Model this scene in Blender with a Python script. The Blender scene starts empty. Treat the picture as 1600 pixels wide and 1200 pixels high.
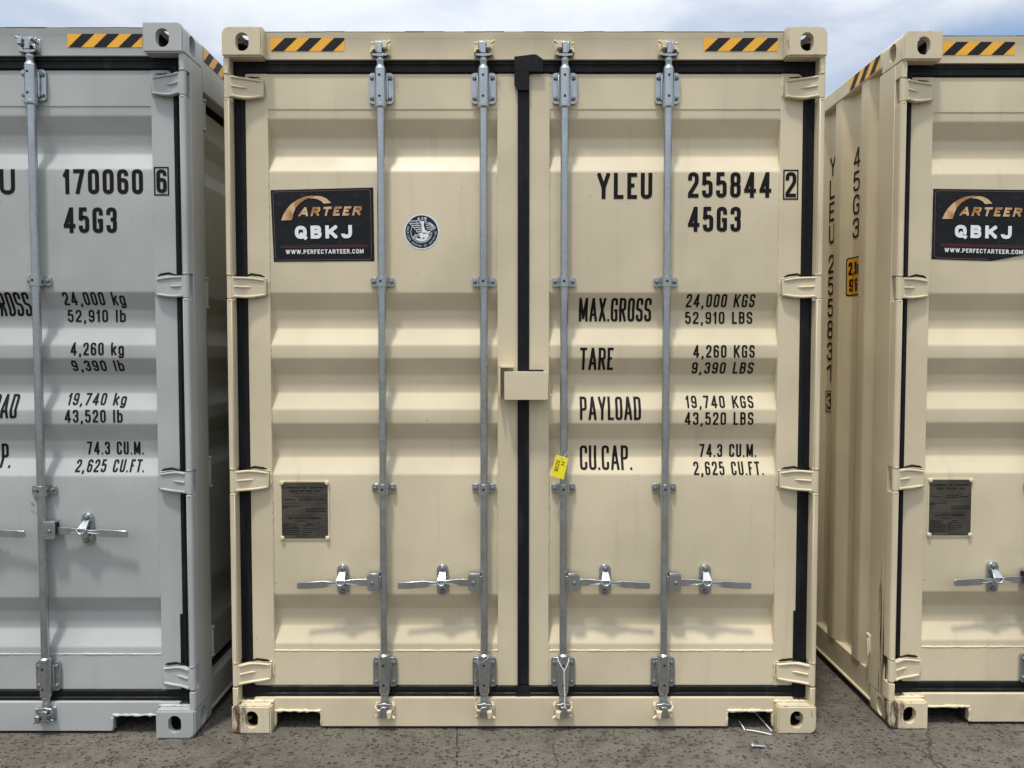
import bpy, bmesh, math, random
from mathutils import Vector, Matrix, noise as mnoise

# ------------------------------------------------------------------ camera, sky, sun, exposure
S = bpy.context.scene
COL = S.collection
R = math.radians
cam = bpy.data.cameras.new('camera')
cam.sensor_width = 36; cam.lens = 27.0; cam.clip_end = 3000
cam_o = bpy.data.objects.new('camera', cam); COL.objects.link(cam_o)
cam_o.location = (0, -3.14, 1.59); cam_o.rotation_euler = (R(90 - 2.34), 0, 0)
S.camera = cam_o
S.view_settings.view_transform = 'Standard'; S.view_settings.look = 'None'
S.view_settings.exposure = 0.60; S.view_settings.gamma = 1.0

SUN_TO = Vector((-.45, -.90, 3.10)).normalized()
elev = math.asin(SUN_TO.z); az = math.atan2(SUN_TO.x, SUN_TO.y)
w = bpy.data.worlds.new('World'); S.world = w; w.use_nodes = True
N = w.node_tree.nodes; L = w.node_tree.links; N.clear()
def wn(t, **k):
    n = N.new(t)
    for a, b in k.items(): setattr(n, a, b)
    return n
sky = wn('ShaderNodeTexSky', sky_type='NISHITA', sun_disc=False)
sky.sun_elevation = elev; sky.sun_rotation = az % (2*math.pi); sky.air_density = 1.0; sky.dust_density = .6
tc = wn('ShaderNodeTexCoord')
mp = wn('ShaderNodeMapping'); mp.inputs['Scale'].default_value = (1.0, 1.0, 2.6); mp.inputs['Location'].default_value = (3.1, .7, .4)
nz = wn('ShaderNodeTexNoise'); nz.inputs['Scale'].default_value = 3.4; nz.inputs['Detail'].default_value = 7; nz.inputs['Roughness'].default_value = .52; nz.inputs['Distortion'].default_value = .35
L.new(tc.outputs['Generated'], mp.inputs[0]); L.new(mp.outputs[0], nz.inputs['Vector'])
cr = wn('ShaderNodeMapRange', interpolation_type='SMOOTHSTEP'); cr.inputs['From Min'].default_value = .33; cr.inputs['From Max'].default_value = .60; cr.inputs['To Min'].default_value = .45; cr.inputs['To Max'].default_value = 1.0
L.new(nz.outputs['Fac'], cr.inputs['Value'])
# a clearing in the cloud, low over the right-hand container
dv = wn('ShaderNodeVectorMath', operation='SUBTRACT'); dv.inputs[1].default_value = (.525, .79, .315)
L.new(tc.outputs['Generated'], dv.inputs[0])
nz2 = wn('ShaderNodeTexNoise'); nz2.inputs['Scale'].default_value = 9; nz2.inputs['Detail'].default_value = 5
L.new(tc.outputs['Generated'], nz2.inputs['Vector'])
dw = wn('ShaderNodeVectorMath', operation='MULTIPLY'); dw.inputs[1].default_value = (1.0, 1.0, 3.2)
L.new(dv.outputs[0], dw.inputs[0])
dl = wn('ShaderNodeVectorMath', operation='LENGTH'); L.new(dw.outputs[0], dl.inputs[0])
ad = wn('ShaderNodeMath', operation='MULTIPLY_ADD'); ad.inputs[1].default_value = .22; L.new(nz2.outputs['Fac'], ad.inputs[0]); L.new(dl.outputs['Value'], ad.inputs[2])
hr = wn('ShaderNodeMapRange', interpolation_type='SMOOTHSTEP'); hr.inputs['From Min'].default_value = .13; hr.inputs['From Max'].default_value = .30
L.new(ad.outputs[0], hr.inputs['Value'])
mm = wn('ShaderNodeMath', operation='MULTIPLY'); L.new(cr.outputs[0], mm.inputs[0]); L.new(hr.outputs[0], mm.inputs[1])
sk = wn('ShaderNodeVectorMath', operation='SCALE'); sk.inputs['Scale'].default_value = .105
L.new(sky.outputs[0], sk.inputs[0])
# overcast veil: three times brighter overhead than at the horizon
nrm = wn('ShaderNodeSeparateXYZ'); L.new(tc.outputs['Generated'], nrm.inputs[0])
zz = wn('ShaderNodeMath', operation='MAXIMUM'); zz.inputs[1].default_value = 0.0; L.new(nrm.outputs['Z'], zz.inputs[0])
z2 = wn('ShaderNodeMath', operation='POWER'); z2.inputs[1].default_value = 1.35; L.new(zz.outputs[0], z2.inputs[0])
gl = wn('ShaderNodeMath', operation='MULTIPLY_ADD'); gl.inputs[1].default_value = 1.40; gl.inputs[2].default_value = .27
L.new(z2.outputs[0], gl.inputs[0])
cc = wn('ShaderNodeVectorMath', operation='SCALE'); cc.inputs[0].default_value = (.92, .965, 1.03)
L.new(gl.outputs[0], cc.inputs['Scale'])
mx = wn('ShaderNodeMix', data_type='RGBA')
L.new(mm.outputs[0], mx.inputs['Factor']); L.new(sk.outputs[0], mx.inputs['A']); L.new(cc.outputs[0], mx.inputs['B'])
bg = wn('ShaderNodeBackground'); bg.inputs['Strength'].default_value = 1.0
out = wn('ShaderNodeOutputWorld')
L.new(mx.outputs['Result'], bg.inputs['Color']); L.new(bg.outputs[0], out.inputs[0])

sun = bpy.data.lights.new('sun', 'SUN'); sun.energy = 1.9; sun.angle = R(5.0); sun.color = (1.0, .95, .86)
sun_o = bpy.data.objects.new('sun', sun); COL.objects.link(sun_o)
sun_o.rotation_euler = SUN_TO.to_track_quat('Z', 'Y').to_euler()

# ------------------------------------------------------------------ materials
def lin(r, g, b): return tuple(((c/255)/12.92 if c <= 10 else ((c/255+.055)/1.055)**2.4) for c in (r, g, b)) + (1,)
def mat(name, col, rough=.5, metal=0.0, spec=.5):
    m = bpy.data.materials.new(name); m.use_nodes = True
    b = m.node_tree.nodes['Principled BSDF']
    b.inputs['Base Color'].default_value = (*col[:3], 1); b.inputs['Roughness'].default_value = rough
    b.inputs['Metallic'].default_value = metal; b.inputs['Specular IOR Level'].default_value = spec
    return m
class NT:
    def __init__(s, m): s.t = m.node_tree; s.b = s.t.nodes['Principled BSDF']
    def n(s, t, ins=None, **k):
        o = s.t.nodes.new(t)
        for a, b in k.items(): setattr(o, a, b)
        for a, b in (ins or {}).items():
            if hasattr(b, 'is_output'): s.t.links.new(b, o.inputs[a])
            else: o.inputs[a].default_value = b
        return o
    def noise(s, vec, scale, detail=4, rough=.5):
        return s.n('ShaderNodeTexNoise', {'Vector': vec, 'Scale': scale, 'Detail': detail, 'Roughness': rough}).outputs['Fac']
    def rng(s, v, a, b, c=0., d=1., smooth=True):
        return s.n('ShaderNodeMapRange', {'Value': v, 'From Min': a, 'From Max': b, 'To Min': c, 'To Max': d}, interpolation_type='SMOOTHSTEP' if smooth else 'LINEAR').outputs[0]
    def mix(s, f, a, b): return s.n('ShaderNodeMix', {'Factor': f, 'A': a, 'B': b}, data_type='RGBA').outputs['Result']
    def math(s, op, a, b=0.): return s.n('ShaderNodeMath', {0: a, 1: b}, operation=op).outputs[0]
    def pos(s): return s.n('ShaderNodeTexCoord').outputs['Object']
    def stretch(s, v, sc): return s.n('ShaderNodeMapping', {'Vector': v, 'Scale': sc}).outputs[0]
    def bump(s, h, strength, dist):
        s.t.links.new(s.n('ShaderNodeBump', {'Height': h, 'Strength': strength, 'Distance': dist}).outputs[0], s.b.inputs['Normal'])
    def col(s, c): s.t.links.new(c, s.b.inputs['Base Color'])
    def rough(s, c): s.t.links.new(c, s.b.inputs['Roughness'])

def paint(name, col, rust=None, dirt=1.0):
    m = mat(name, col, .42); t = NT(m); p = t.pos()
    dk = tuple(c*.90 for c in col[:3]) + (1,)
    lt = tuple(min(1, c*1.04) for c in col[:3]) + (1,)
    c = t.mix(t.rng(t.noise(p, 2.2, 3), .35, .65), dk, lt)
    # vertical wash marks and settled dust
    st = t.noise(t.stretch(p, (16, 16, 1.1)), 1.0, 4, .6)
    c = t.mix(t.rng(st, .55, .8, 0, .16*dirt), c, (.16, .13, .085, 1))
    # small chips and specks
    sp = t.noise(p, 95, 2, .5)
    big = t.noise(p, 5, 3)
    spm = t.math('MULTIPLY', t.rng(sp, .735, .755), t.rng(big, .47, .62))
    c = t.mix(t.math('MULTIPLY', spm, .75*dirt), c, (.07, .045, .028, 1))
    if rust:
        rn = t.noise(t.stretch(p, (38, 38, 9)), 1.0, 6, .65)
        xyz = t.n('ShaderNodeSeparateXYZ', {'Vector': p})
        edge = t.rng(t.math('ADD', xyz.outputs['X'], xyz.outputs['Y']), rust[0], rust[1], 1., 0.)
        rm = t.rng(t.math('ADD', rn, t.math('MULTIPLY', edge, .26)), .60, .80)
        rc = t.mix(t.rng(t.noise(p, 60, 4), .4, .6), (.040, .020, .011, 1), (.12, .062, .030, 1))
        c = t.mix(rm, c, rc)
        bv = t.n('ShaderNodeBevel', {'Radius': .006}, samples=4).outputs[0]
        ge = t.n('ShaderNodeNewGeometry').outputs['Normal']
        dt = t.n('ShaderNodeVectorMath', {0: bv, 1: ge}, operation='DOT_PRODUCT').outputs['Value']
        wear = t.math('MULTIPLY', t.rng(dt, .985, .93), t.rng(t.noise(p, 34, 5, .65), .55, .62))
        c = t.mix(t.math('MULTIPLY', wear, .85), c, (.075, .05, .033, 1))
        t.rough(t.rng(rm, 0, 1, .42, .85))
    else:
        t.rough(t.rng(t.noise(p, 6, 4), .3, .7, .36, .5))
    t.col(c)
    h = t.math('ADD', t.math('MULTIPLY', t.noise(p, 3.2, 2), 1.0), t.math('MULTIPLY', t.noise(p, 220, 2), .03))
    t.bump(h, .25, .012)
    return m

BEIGE = (.635, .55, .382)
GREY = (.405, .422, .410)
M_beige = paint('beige_paint', BEIGE)
M_beige_rusty = paint('beige_paint_rusted', BEIGE, rust=(-1.205, -1.10))
M_beige_worn = paint('beige_paint_chipped', BEIGE, rust=(-9, -8))
M_beige_edge = paint('beige_paint_weld', tuple(c*1.08 for c in BEIGE), dirt=2.2)
M_grey = paint('grey_paint', GREY, dirt=.8)
M_grey_edge = paint('grey_paint_weld', tuple(c*1.1 for c in GREY), dirt=1.2)
M_scuff = paint('beige_paint_scuffed', BEIGE)
def scuffed():
    t = NT(M_scuff); p = t.pos(); base = t.b.inputs['Base Color'].links[0].from_socket
    xyz = t.n('ShaderNodeSeparateXYZ', {'Vector': p})
    low = t.rng(xyz.outputs['Z'], 1.15, .2, 0., 1.)
    rn = t.noise(t.stretch(p, (60, 60, 2.5)), 1.0, 5, .6)
    band = t.math('MULTIPLY', t.rng(xyz.outputs['Y'], .04, .07), t.rng(xyz.outputs['Y'], .14, .10))
    rm = t.rng(t.math('ADD', rn, t.math('MULTIPLY', t.math('MULTIPLY', low, band), .22)), .70, .76)
    t.col(t.mix(rm, base, (.075, .042, .026, 1)))
scuffed()

def rubber():
    m = mat('black_rubber', (.009, .0095, .011), .55, spec=.18); t = NT(m); p = t.pos()
    t.col(t.mix(t.rng(t.noise(t.stretch(p, (20, 20, 4)), 1, 4), .5, .75), (.008, .0085, .010, 1), (.019, .020, .021, 1)))
    t.rough(t.rng(t.noise(p, 18, 3), .3, .7, .42, .65)); t.bump(t.noise(p, 30, 3), .2, .004); return m
M_rub = rubber()
def galv():
    m = mat('galvanised_steel', (.5, .52, .53), .34, .92); t = NT(m); p = t.pos()
    v = t.n('ShaderNodeTexVoronoi', {'Vector': p, 'Scale': 70.}).outputs['Color']
    vv = t.n('ShaderNodeSeparateColor', {'Color': v}).outputs[0]
    c = t.mix(vv, (.43, .46, .475, 1), (.47, .50, .515, 1))
    c = t.mix(t.rng(t.noise(t.stretch(p, (14, 14, 5)), 1, 5, .6), .52, .75, 0, .35), c, (.24, .25, .26, 1))
    t.col(c); t.rough(t.rng(t.noise(p, 24, 4), .3, .7, .22, .36)); t.bump(t.noise(p, 60, 3), .05, .002); return m
M_galv = galv()
M_bolt = mat('dull_steel', (.20, .215, .22), .5, .7)
M_cavity = mat('cavity_shade', (.045, .036, .028), .8)  # dark colour stands in for the shade inside the castings
M_hole = mat('dark_hole', (.006, .006, .006), .8)
M_ink = mat('black_marking', (.009, .008, .008), .6, spec=.15)
M_white = mat('white_print', (.78, .79, .80), .45)
M_yel = mat('hazard_yellow', (.86, .42, .026), .42)
M_blk = mat('hazard_black', (.014, .014, .015), .5, spec=.2)
def gloss_black():
    m = mat('glossy_black_film', (.008, .0085, .011), .32, spec=.22); t = NT(m); p = t.pos()
    n = t.noise(t.stretch(p, (1, 1, 1.3)), 9, 5, .6); t.bump(n, .55, .01)
    t.col(t.mix(t.rng(t.noise(p, 40, 4), .6, .75), (.010, .0105, .013, 1), (.03, .03, .034, 1))); return m
M_film = gloss_black()
def gold():
    m = mat('bronze_print', (.45, .22, .07), .45); t = NT(m); p = t.pos()
    t.col(t.mix(t.rng(t.noise(t.stretch(p, (26, 1, 12)), 1, 2), .4, .62), (.38, .17, .05, 1), (.62, .42, .24, 1))); return m
M_gold = gold()
M_red = mat('dull_red_print', (.17, .035, .03), .5)
M_navy = mat('navy_print', (.010, .026, .045), .5, spec=.2)
M_frame = mat('faded_pink_line', (.20, .13, .11), .5)
def plate_m():
    m = mat('weathered_plate', (.085, .078, .062), .62, spec=.2); t = NT(m); p = t.pos()
    t.col(t.mix(t.rng(t.noise(t.stretch(p, (2, 1, 5)), 6, 4), .35, .65), (.050, .046, .037, 1), (.078, .070, .055, 1))); return m
M_plate = plate_m()
M_tag = mat('yellow_card', (.86, .74, .02), .5)
M_dark = mat('dark_steel_and_shade', (.03, .03, .03), .8)  # understructure steel; also paints shade into the fork pockets
M_sticker = mat('amber_sticker', (.66, .31, .02), .5)
M_gutter = mat('dirty_sealant', (.065, .055, .042), .8)
M_plastic = mat('white_plastic', (.72, .72, .70), .4)

def asphalt():
    m = mat('worn_concrete_asphalt', (.15, .13, .1), .85, spec=.3); t = NT(m); p = t.pos()
    xy = t.stretch(p, (1, 1, .15))
    c = t.mix(t.rng(t.noise(p, 1.6, 5, .6), .33, .68), (.104, .092, .075, 1), (.152, .136, .112, 1))
    c = t.mix(t.rng(t.noise(p, 9, 5, .65), .40, .70), c, (.082, .071, .057, 1))
    # exposed stones: light and dark, and worn-out pits drawn long across the yard
    wob = t.n('ShaderNodeVectorMath', {0: p, 1: t.n('ShaderNodeVectorMath', {0: t.n('ShaderNodeTexNoise', {'Vector': p, 'Scale': 70., 'Detail': 3.}).outputs['Color'], 'Scale': .022}, operation='SCALE').outputs[0]}, operation='ADD').outputs[0]
    def stones(vec, scale, lo, hi, ch, a, b):
        v = t.n('ShaderNodeTexVoronoi', {'Vector': vec, 'Scale': scale, 'Randomness': 1.}).outputs
        k = t.n('ShaderNodeSeparateColor', {'Color': v['Color']}).outputs[ch]
        sz = t.math('MULTIPLY', v['Distance'], t.rng(t.n('ShaderNodeSeparateColor', {'Color': v['Color']}).outputs[(ch+1) % 3], 0, 1, .75, 1.9, False))
        return t.math('MULTIPLY', t.rng(sz, hi, lo), t.rng(k, a, b))
    c = t.mix(t.math('MULTIPLY', stones(wob, 150., .22, .50, 0, .40, .55), .55), c, (.26, .235, .195, 1))
    c = t.mix(t.math('MULTIPLY', stones(wob, 130., .22, .50, 1, .45, .58), .75), c, (.050, .042, .034, 1))
    pit = stones(t.stretch(wob, (.75, 1.0, 1)), 66., .26, .46, 0, .36, .46)
    c = t.mix(t.math('MULTIPLY', pit, .88), c, (.028, .023, .019, 1))
    pit2 = stones(t.stretch(wob, (.8, 1.0, 1)), 30., .20, .34, 1, .72, .80)
    pit = t.math('MAXIMUM', pit, pit2)
    c = t.mix(t.math('MULTIPLY', pit2, .7), c, (.050, .042, .034, 1))
    c = t.mix(t.math('MULTIPLY', stones(wob, 48., .10, .22, 2, .86, .93), .8), c, (.44, .42, .37, 1))
    fine = t.noise(p, 300, 4, .7)
    c = t.mix(t.rng(fine, .52, .66, 0, .55), c, (.046, .039, .031, 1))
    c = t.mix(t.rng(fine, .46, .34, 0, .55), c, (.23, .21, .175, 1))
    # cracks
    q = t.n('ShaderNodeVectorMath', {0: p, 1: t.n('ShaderNodeVectorMath', {0: t.n('ShaderNodeTexNoise', {'Vector': p, 'Scale': 5., 'Detail': 7., 'Roughness': .65}).outputs['Color'], 'Scale': .13}, operation='SCALE').outputs[0]}, operation='ADD').outputs[0]
    ck = t.n('ShaderNodeTexVoronoi', {'Vector': t.stretch(q, (.75, .55, 1)), 'Scale': 1.3}, feature='DISTANCE_TO_EDGE').outputs['Distance']
    ckm = t.math('MULTIPLY', t.rng(ck, .0045, .0012), t.rng(t.noise(p, 2.1, 3), .46, .64))
    c = t.mix(t.math('MULTIPLY', ckm, .5), c, (.035, .029, .024, 1))
    sx = t.n('ShaderNodeSeparateXYZ', {'Vector': p}).outputs
    sw = t.math('ADD', sx['X'], t.math('ADD', t.math('MULTIPLY', sx['Y'], .075), t.math('MULTIPLY', t.noise(p, 14, 4), .022)))
    seam = t.math('MULTIPLY', t.rng(t.math('ABSOLUTE', t.math('ADD', sw, .218)), .0042, .0012), t.rng(t.noise(p, 30, 3), .36, .5))
    c = t.mix(t.math('MULTIPLY', seam, .8), c, (.022, .018, .015, 1)); ckm = t.math('MAXIMUM', ckm, seam)
    t.col(c)
    h = t.math('SUBTRACT', t.math('ADD', t.math('MULTIPLY', fine, .35), t.math('MULTIPLY', t.noise(p, 60, 4), .8)), t.math('ADD', t.math('MULTIPLY', pit, 1.1), t.math('MULTIPLY', ckm, 1.5)))
    t.bump(h, .8, .007); return m
M_ground = asphalt()

# ------------------------------------------------------------------ mesh helpers
def newell(p):
    n = Vector()
    for i in range(len(p)): n += Vector(p[i-1]).cross(Vector(p[i]))
    return n
class MB:
    def __init__(s): s.v = []; s.f = []; s.m = []
    def add(s, vs, fs, m=0):
        o = len(s.v); s.v += [tuple(v) for v in vs]; s.f += [tuple(i+o for i in f) for f in fs]; s.m += [m]*len(fs)
    def poly(s, pts, m=0): s.add(pts, [range(len(pts))], m)
    def box(s, x0, x1, y0, y1, z0, z1, m=0):
        s.add([(x, y, z) for z in (z0, z1) for y in (y0, y1) for x in (x0, x1)],
              [(0, 2, 3, 1), (4, 5, 7, 6), (0, 1, 5, 4), (2, 6, 7, 3), (0, 4, 6, 2), (1, 3, 7, 5)], m)
    def prism(s, o, a0, a1, axis='y', m=0, holes=False):
        def P(p, a): return {'y': (p[0], a, p[1]), 'z': (p[0], p[1], a), 'x': (a, p[0], p[1])}[axis]
        n = len(o)
        s.add([P(p, a0) for p in o] + [P(p, a1) for p in o],
              [tuple(range(n)), tuple(range(2*n-1, n-1, -1))] + [(i, i+n, (i+1) % n + n, (i+1) % n) for i in range(n)], m)
    def cyl(s, p0, p1, r0, r1=None, n=16, m=0):
        s.tube([p0, p1], [r0, r0 if r1 is None else r1], n, m)
    def tube(s, path, r, n=8, m=0):
        P = [Vector(p) for p in path]; rs = r if isinstance(r, (list, tuple)) else [r]*len(P)
        t0 = (P[1]-P[0]).normalized(); u = t0.orthogonal().normalized(); vs = []; prev = t0
        for i, p in enumerate(P):
            a = (P[min(i+1, len(P)-1)]-P[max(i-1, 0)]).normalized()
            u = (prev.rotation_difference(a) @ u); u = (u - a*u.dot(a)).normalized(); prev = a; b = a.cross(u)
            vs += [p + (u*math.cos(2*math.pi*k/n) + b*math.sin(2*math.pi*k/n))*rs[i] for k in range(n)]
        fs = [(i*n+k, i*n+(k+1) % n, (i+1)*n+(k+1) % n, (i+1)*n+k) for i in range(len(P)-1) for k in range(n)]
        fs += [tuple(range(n-1, -1, -1)), tuple(range((len(P)-1)*n, len(P)*n))]
        s.add(vs, fs, m)
    def dome(s, c, r, h, axis=(0, -1, 0), n=12, m=0):      # a low dome (bolt head)
        a = Vector(axis); s.tube([Vector(c), Vector(c)+a*h*.55, Vector(c)+a*h*.9, Vector(c)+a*h], [r, r, r*.75, r*.3], n, m)
    def build(s, name, mats, parent=None, bevel=0, seg=2, smooth=True, angle=35):
        me = bpy.data.meshes.new(name); me.from_pydata(s.v, [], s.f)
        ms = mats if isinstance(mats, (list, tuple)) else [mats]
        for m in ms: me.materials.append(m)
        for p, i in zip(me.polygons, s.m): p.material_index = i; p.use_smooth = smooth
        bm = bmesh.new(); bm.from_mesh(me); bmesh.ops.recalc_face_normals(bm, faces=bm.faces); bm.to_mesh(me); bm.free()
        if smooth: me.set_sharp_from_angle(angle=R(angle))
        o = bpy.data.objects.new(name, me); COL.objects.link(o)
        if parent: o.parent = parent
        if bevel:
            b = o.modifiers.new('bevel', 'BEVEL'); b.width = bevel; b.segments = seg; b.limit_method = 'ANGLE'; b.angle_limit = R(40)
        return o
def sheet(polys, name, mats, parent):        # flat print: polys already face the viewer, normals kept
    mb = MB()
    for p, m in polys: mb.poly(p, m)
    return mb.build(name, mats, parent, smooth=False)
def stadium(cx, cz, w, h, n=8):
    r = w/2; pts = []
    for k in range(n+1): a = math.pi*k/n; pts.append((cx+r*math.cos(a), cz+h/2-r+r*math.sin(a)))
    for k in range(n+1): a = math.pi+math.pi*k/n; pts.append((cx+r*math.cos(a), cz-h/2+r+r*math.sin(a)))
    return pts
def rrect(x0, x1, z0, z1, r, n=4):
    pts = []
    for cx, cz, a0 in ((x1-r, z1-r, 0), (x0+r, z1-r, 90), (x0+r, z0+r, 180), (x1-r, z0+r, 270)):
        for k in range(n+1): a = R(a0+90*k/n); pts.append((cx+r*math.cos(a), cz+r*math.sin(a)))
    return pts
def fillet(pts, r, n=3):
    out = [pts[0]]
    for i in range(1, len(pts)-1):
        p = Vector(pts[i]); a = Vector(pts[i-1])-p; b = Vector(pts[i+1])-p
        k = min(r, a.length*.45, b.length*.45); a = p+a.normalized()*k; b = p+b.normalized()*k
        for j in range(n+1):
            t = j/n; out.append(tuple(a*(1-t)**2 + p*2*t*(1-t) + b*t*t))
    return out+[pts[-1]]
def clip(poly, ax, val, keep_less):
    out = []
    for i in range(len(poly)):
        a, b = poly[i-1], poly[i]; da = a[ax]-val; db = b[ax]-val
        if keep_less: da, db = -da, -db
        if (da >= 0) != (db >= 0): t = da/(da-db); out.append(tuple(a[k]+(b[k]-a[k])*t for k in range(len(a))))
        if db >= 0: out.append(b)
    return out
def tag(o, label, cat, group=None, kind=None):
    o['label'] = label; o['category'] = cat
    if group: o['group'] = group
    if kind: o['kind'] = kind
    return o

# ------------------------------------------------------------------ stencil lettering (strokes -> polygons)
def rc(x0, z0, x1, z1):
    m = (z0+z1)/2; return [(x0, m), (x0, z1, 1), (x1, z1, 1), (x1, z0, 1), (x0, z0, 1), (x0, m)]
G = {
 '0': (1, [rc(0, 0, 1, 1)]), 'O': (1, [rc(0, 0, 1, 1)]), '1': (.62, [[(.8, 0), (.8, 1)], [(.8, .99), (.0, .80)]]),
 '2': (1, [[(0, .70), (0, 1, 1), (1, 1, 1), (1, .60, .6), (0, .10, .3), (0, 0)], [(0, 0), (1, 0)]]),
 '3': (1, [[(0, .74), (0, 1, 1), (1, 1, 1), (1, .53, .9), (.35, .53)], [(.35, .53), (1, .53, .9), (1, 0, 1), (0, 0, 1), (0, .27)]]),
 '4': (1.12, [[(.74, 0), (.74, 1)], [(.70, 1), (.0, .25)], [(0, .23), (1, .23)]]),
 '5': (1, [[(.95, 1), (.06, 1)], [(.06, 1), (.0, .50)], [(.01, .58), (.1, .62, .5), (1, .62, 1), (1, 0, 1), (0, 0, 1), (0, .25)]]),
 '6': (1, [[(1, .77), (1, 1, 1), (0, 1, 1), (0, 0, 1), (1, 0, 1), (1, .57, 1), (0, .57)]]),
 '7': (1, [[(0, 1), (1, 1)], [(1, 1), (.32, 0)]]),
 '8': (1, [rc(.03, .53, .97, 1), rc(0, 0, 1, .53)]),
 '9': (1, [[(0, .23), (0, 0, 1), (1, 0, 1), (1, 1, 1), (0, 1, 1), (0, .43, 1), (1, .43)]]),
 'A': (1.15, [[(0, 0), (.47, 1)], [(1, 0), (.53, 1)], [(.2, .27), (.8, .27)]]),
 'B': (1, [[(0, 0), (0, 1)], [(0, 1), (.95, 1, 1), (.95, .54, 1), (0, .54)], [(0, .54), (1, .54, 1), (1, 0, 1), (0, 0)]]),
 'C': (1, [[(1, .70), (1, 1, 1), (0, 1, 1), (0, 0, 1), (1, 0, 1), (1, .30)]]),
 'D': (1, [[(0, 0), (0, 1)], [(0, 1), (1, 1, 1), (1, 0, 1), (0, 0)]]),
 'E': (.85, [[(0, 0), (0, 1)], [(0, 1), (1, 1)], [(0, .52), (.9, .52)], [(0, 0), (1, 0)]]),
 'F': (.82, [[(0, 0), (0, 1)], [(0, 1), (1, 1)], [(0, .52), (.9, .52)]]),
 'G': (1, [[(1, .72), (1, 1, 1), (0, 1, 1), (0, 0, 1), (1, 0, .6), (1, .47)], [(1, .47), (.5, .47)]]),
 'H': (1, [[(0, 0), (0, 1)], [(1, 0), (1, 1)], [(0, .52), (1, .52)]]), 'I': (.2, [[(.5, 0), (.5, 1)]]),
 'J': (1, [[(1, 1), (1, 0, 1), (0, 0, 1), (0, .3)]]),
 'K': (1.1, [[(0, 0), (0, 1)], [(1, 1), (.08, .38)], [(.35, .55), (1, 0)]]),
 'L': (.85, [[(0, 1), (0, 0)], [(0, 0), (1, 0)]]), 'M': (1.3, [[(0, 0), (0, 1)], [(1, 0), (1, 1)], [(.03, 1), (.5, .12)], [(.97, 1), (.5, .12)]]),
 'N': (1.05, [[(0, 0), (0, 1)], [(1, 0), (1, 1)], [(.02, 1), (.98, 0)]]), 'P': (.98, [[(0, 0), (0, 1)], [(0, 1), (1, 1, 1), (1, .46, 1), (0, .46)]]),
 'Q': (1.1, [rc(0, 0, 1, 1), [(.55, .28), (1.02, -.08)]]),
 'R': (1.02, [[(0, 0), (0, 1)], [(0, 1), (.98, 1, 1), (.98, .50, 1), (0, .50)], [(.5, .5), (1, 0)]]),
 'S': (1, [[(1, .74), (1, 1, 1), (0, 1, 1), (0, .52, 1), (1, .48, 1), (1, 0, 1), (0, 0, 1), (0, .27)]]),
 'T': (.98, [[(0, 1), (1, 1)], [(.5, 0), (.5, 1)]]), 'U': (1, [[(0, 1), (0, 0, 1), (1, 0, 1), (1, 1)]]),
 'V': (1.1, [[(0, 1), (.5, 0)], [(1, 1), (.5, 0)]]), 'W': (1.55, [[(0, 1), (.26, 0)], [(.5, 1), (.26, 0)], [(.5, 1), (.74, 0)], [(1, 1), (.74, 0)]]),
 'X': (1.05, [[(0, 0), (1, 1)], [(0, 1), (1, 0)]]), 'Y': (1.12, [[(0, 1), (.5, .42)], [(1, 1), (.5, .42)], [(.5, .45), (.5, 0)]]),
 'k': (1, [[(0, 0), (0, 1)], [(.95, .68), (.05, .26)], [(.4, .40), (1, 0)]]), 'l': (.35, [[(.5, 0), (.5, 1)]]),
 'b': (1, [[(0, 0), (0, 1)], rc(0, 0, 1, .70)]), 'g': (1, [rc(0, 0, 1, .70), [(1, .70), (1, -.26, 1), (0, -.26, 1), (0, -.2)]]),
 'm': (1.4, [[(0, 0), (0, .7)], [(0, .55), (0, .7, .8), (.5, .7, .8), (.5, 0)], [(.5, .55), (.5, .7, .8), (1, .7, .8), (1, 0)]]),
 '.': (.28, [[(.5, 0), (.5, .001)]]), ',': (.50, [[(.5, .02), (.5, 0)], [(.55, .0), (.25, -.16)]]), "'": (.3, [[(.5, 1), (.5, .78)]]), '"': (.6, [[(.1, 1), (.1, .78)], [(.9, 1), (.9, .78)]]),
 ' ': (.62, []),
}
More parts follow.
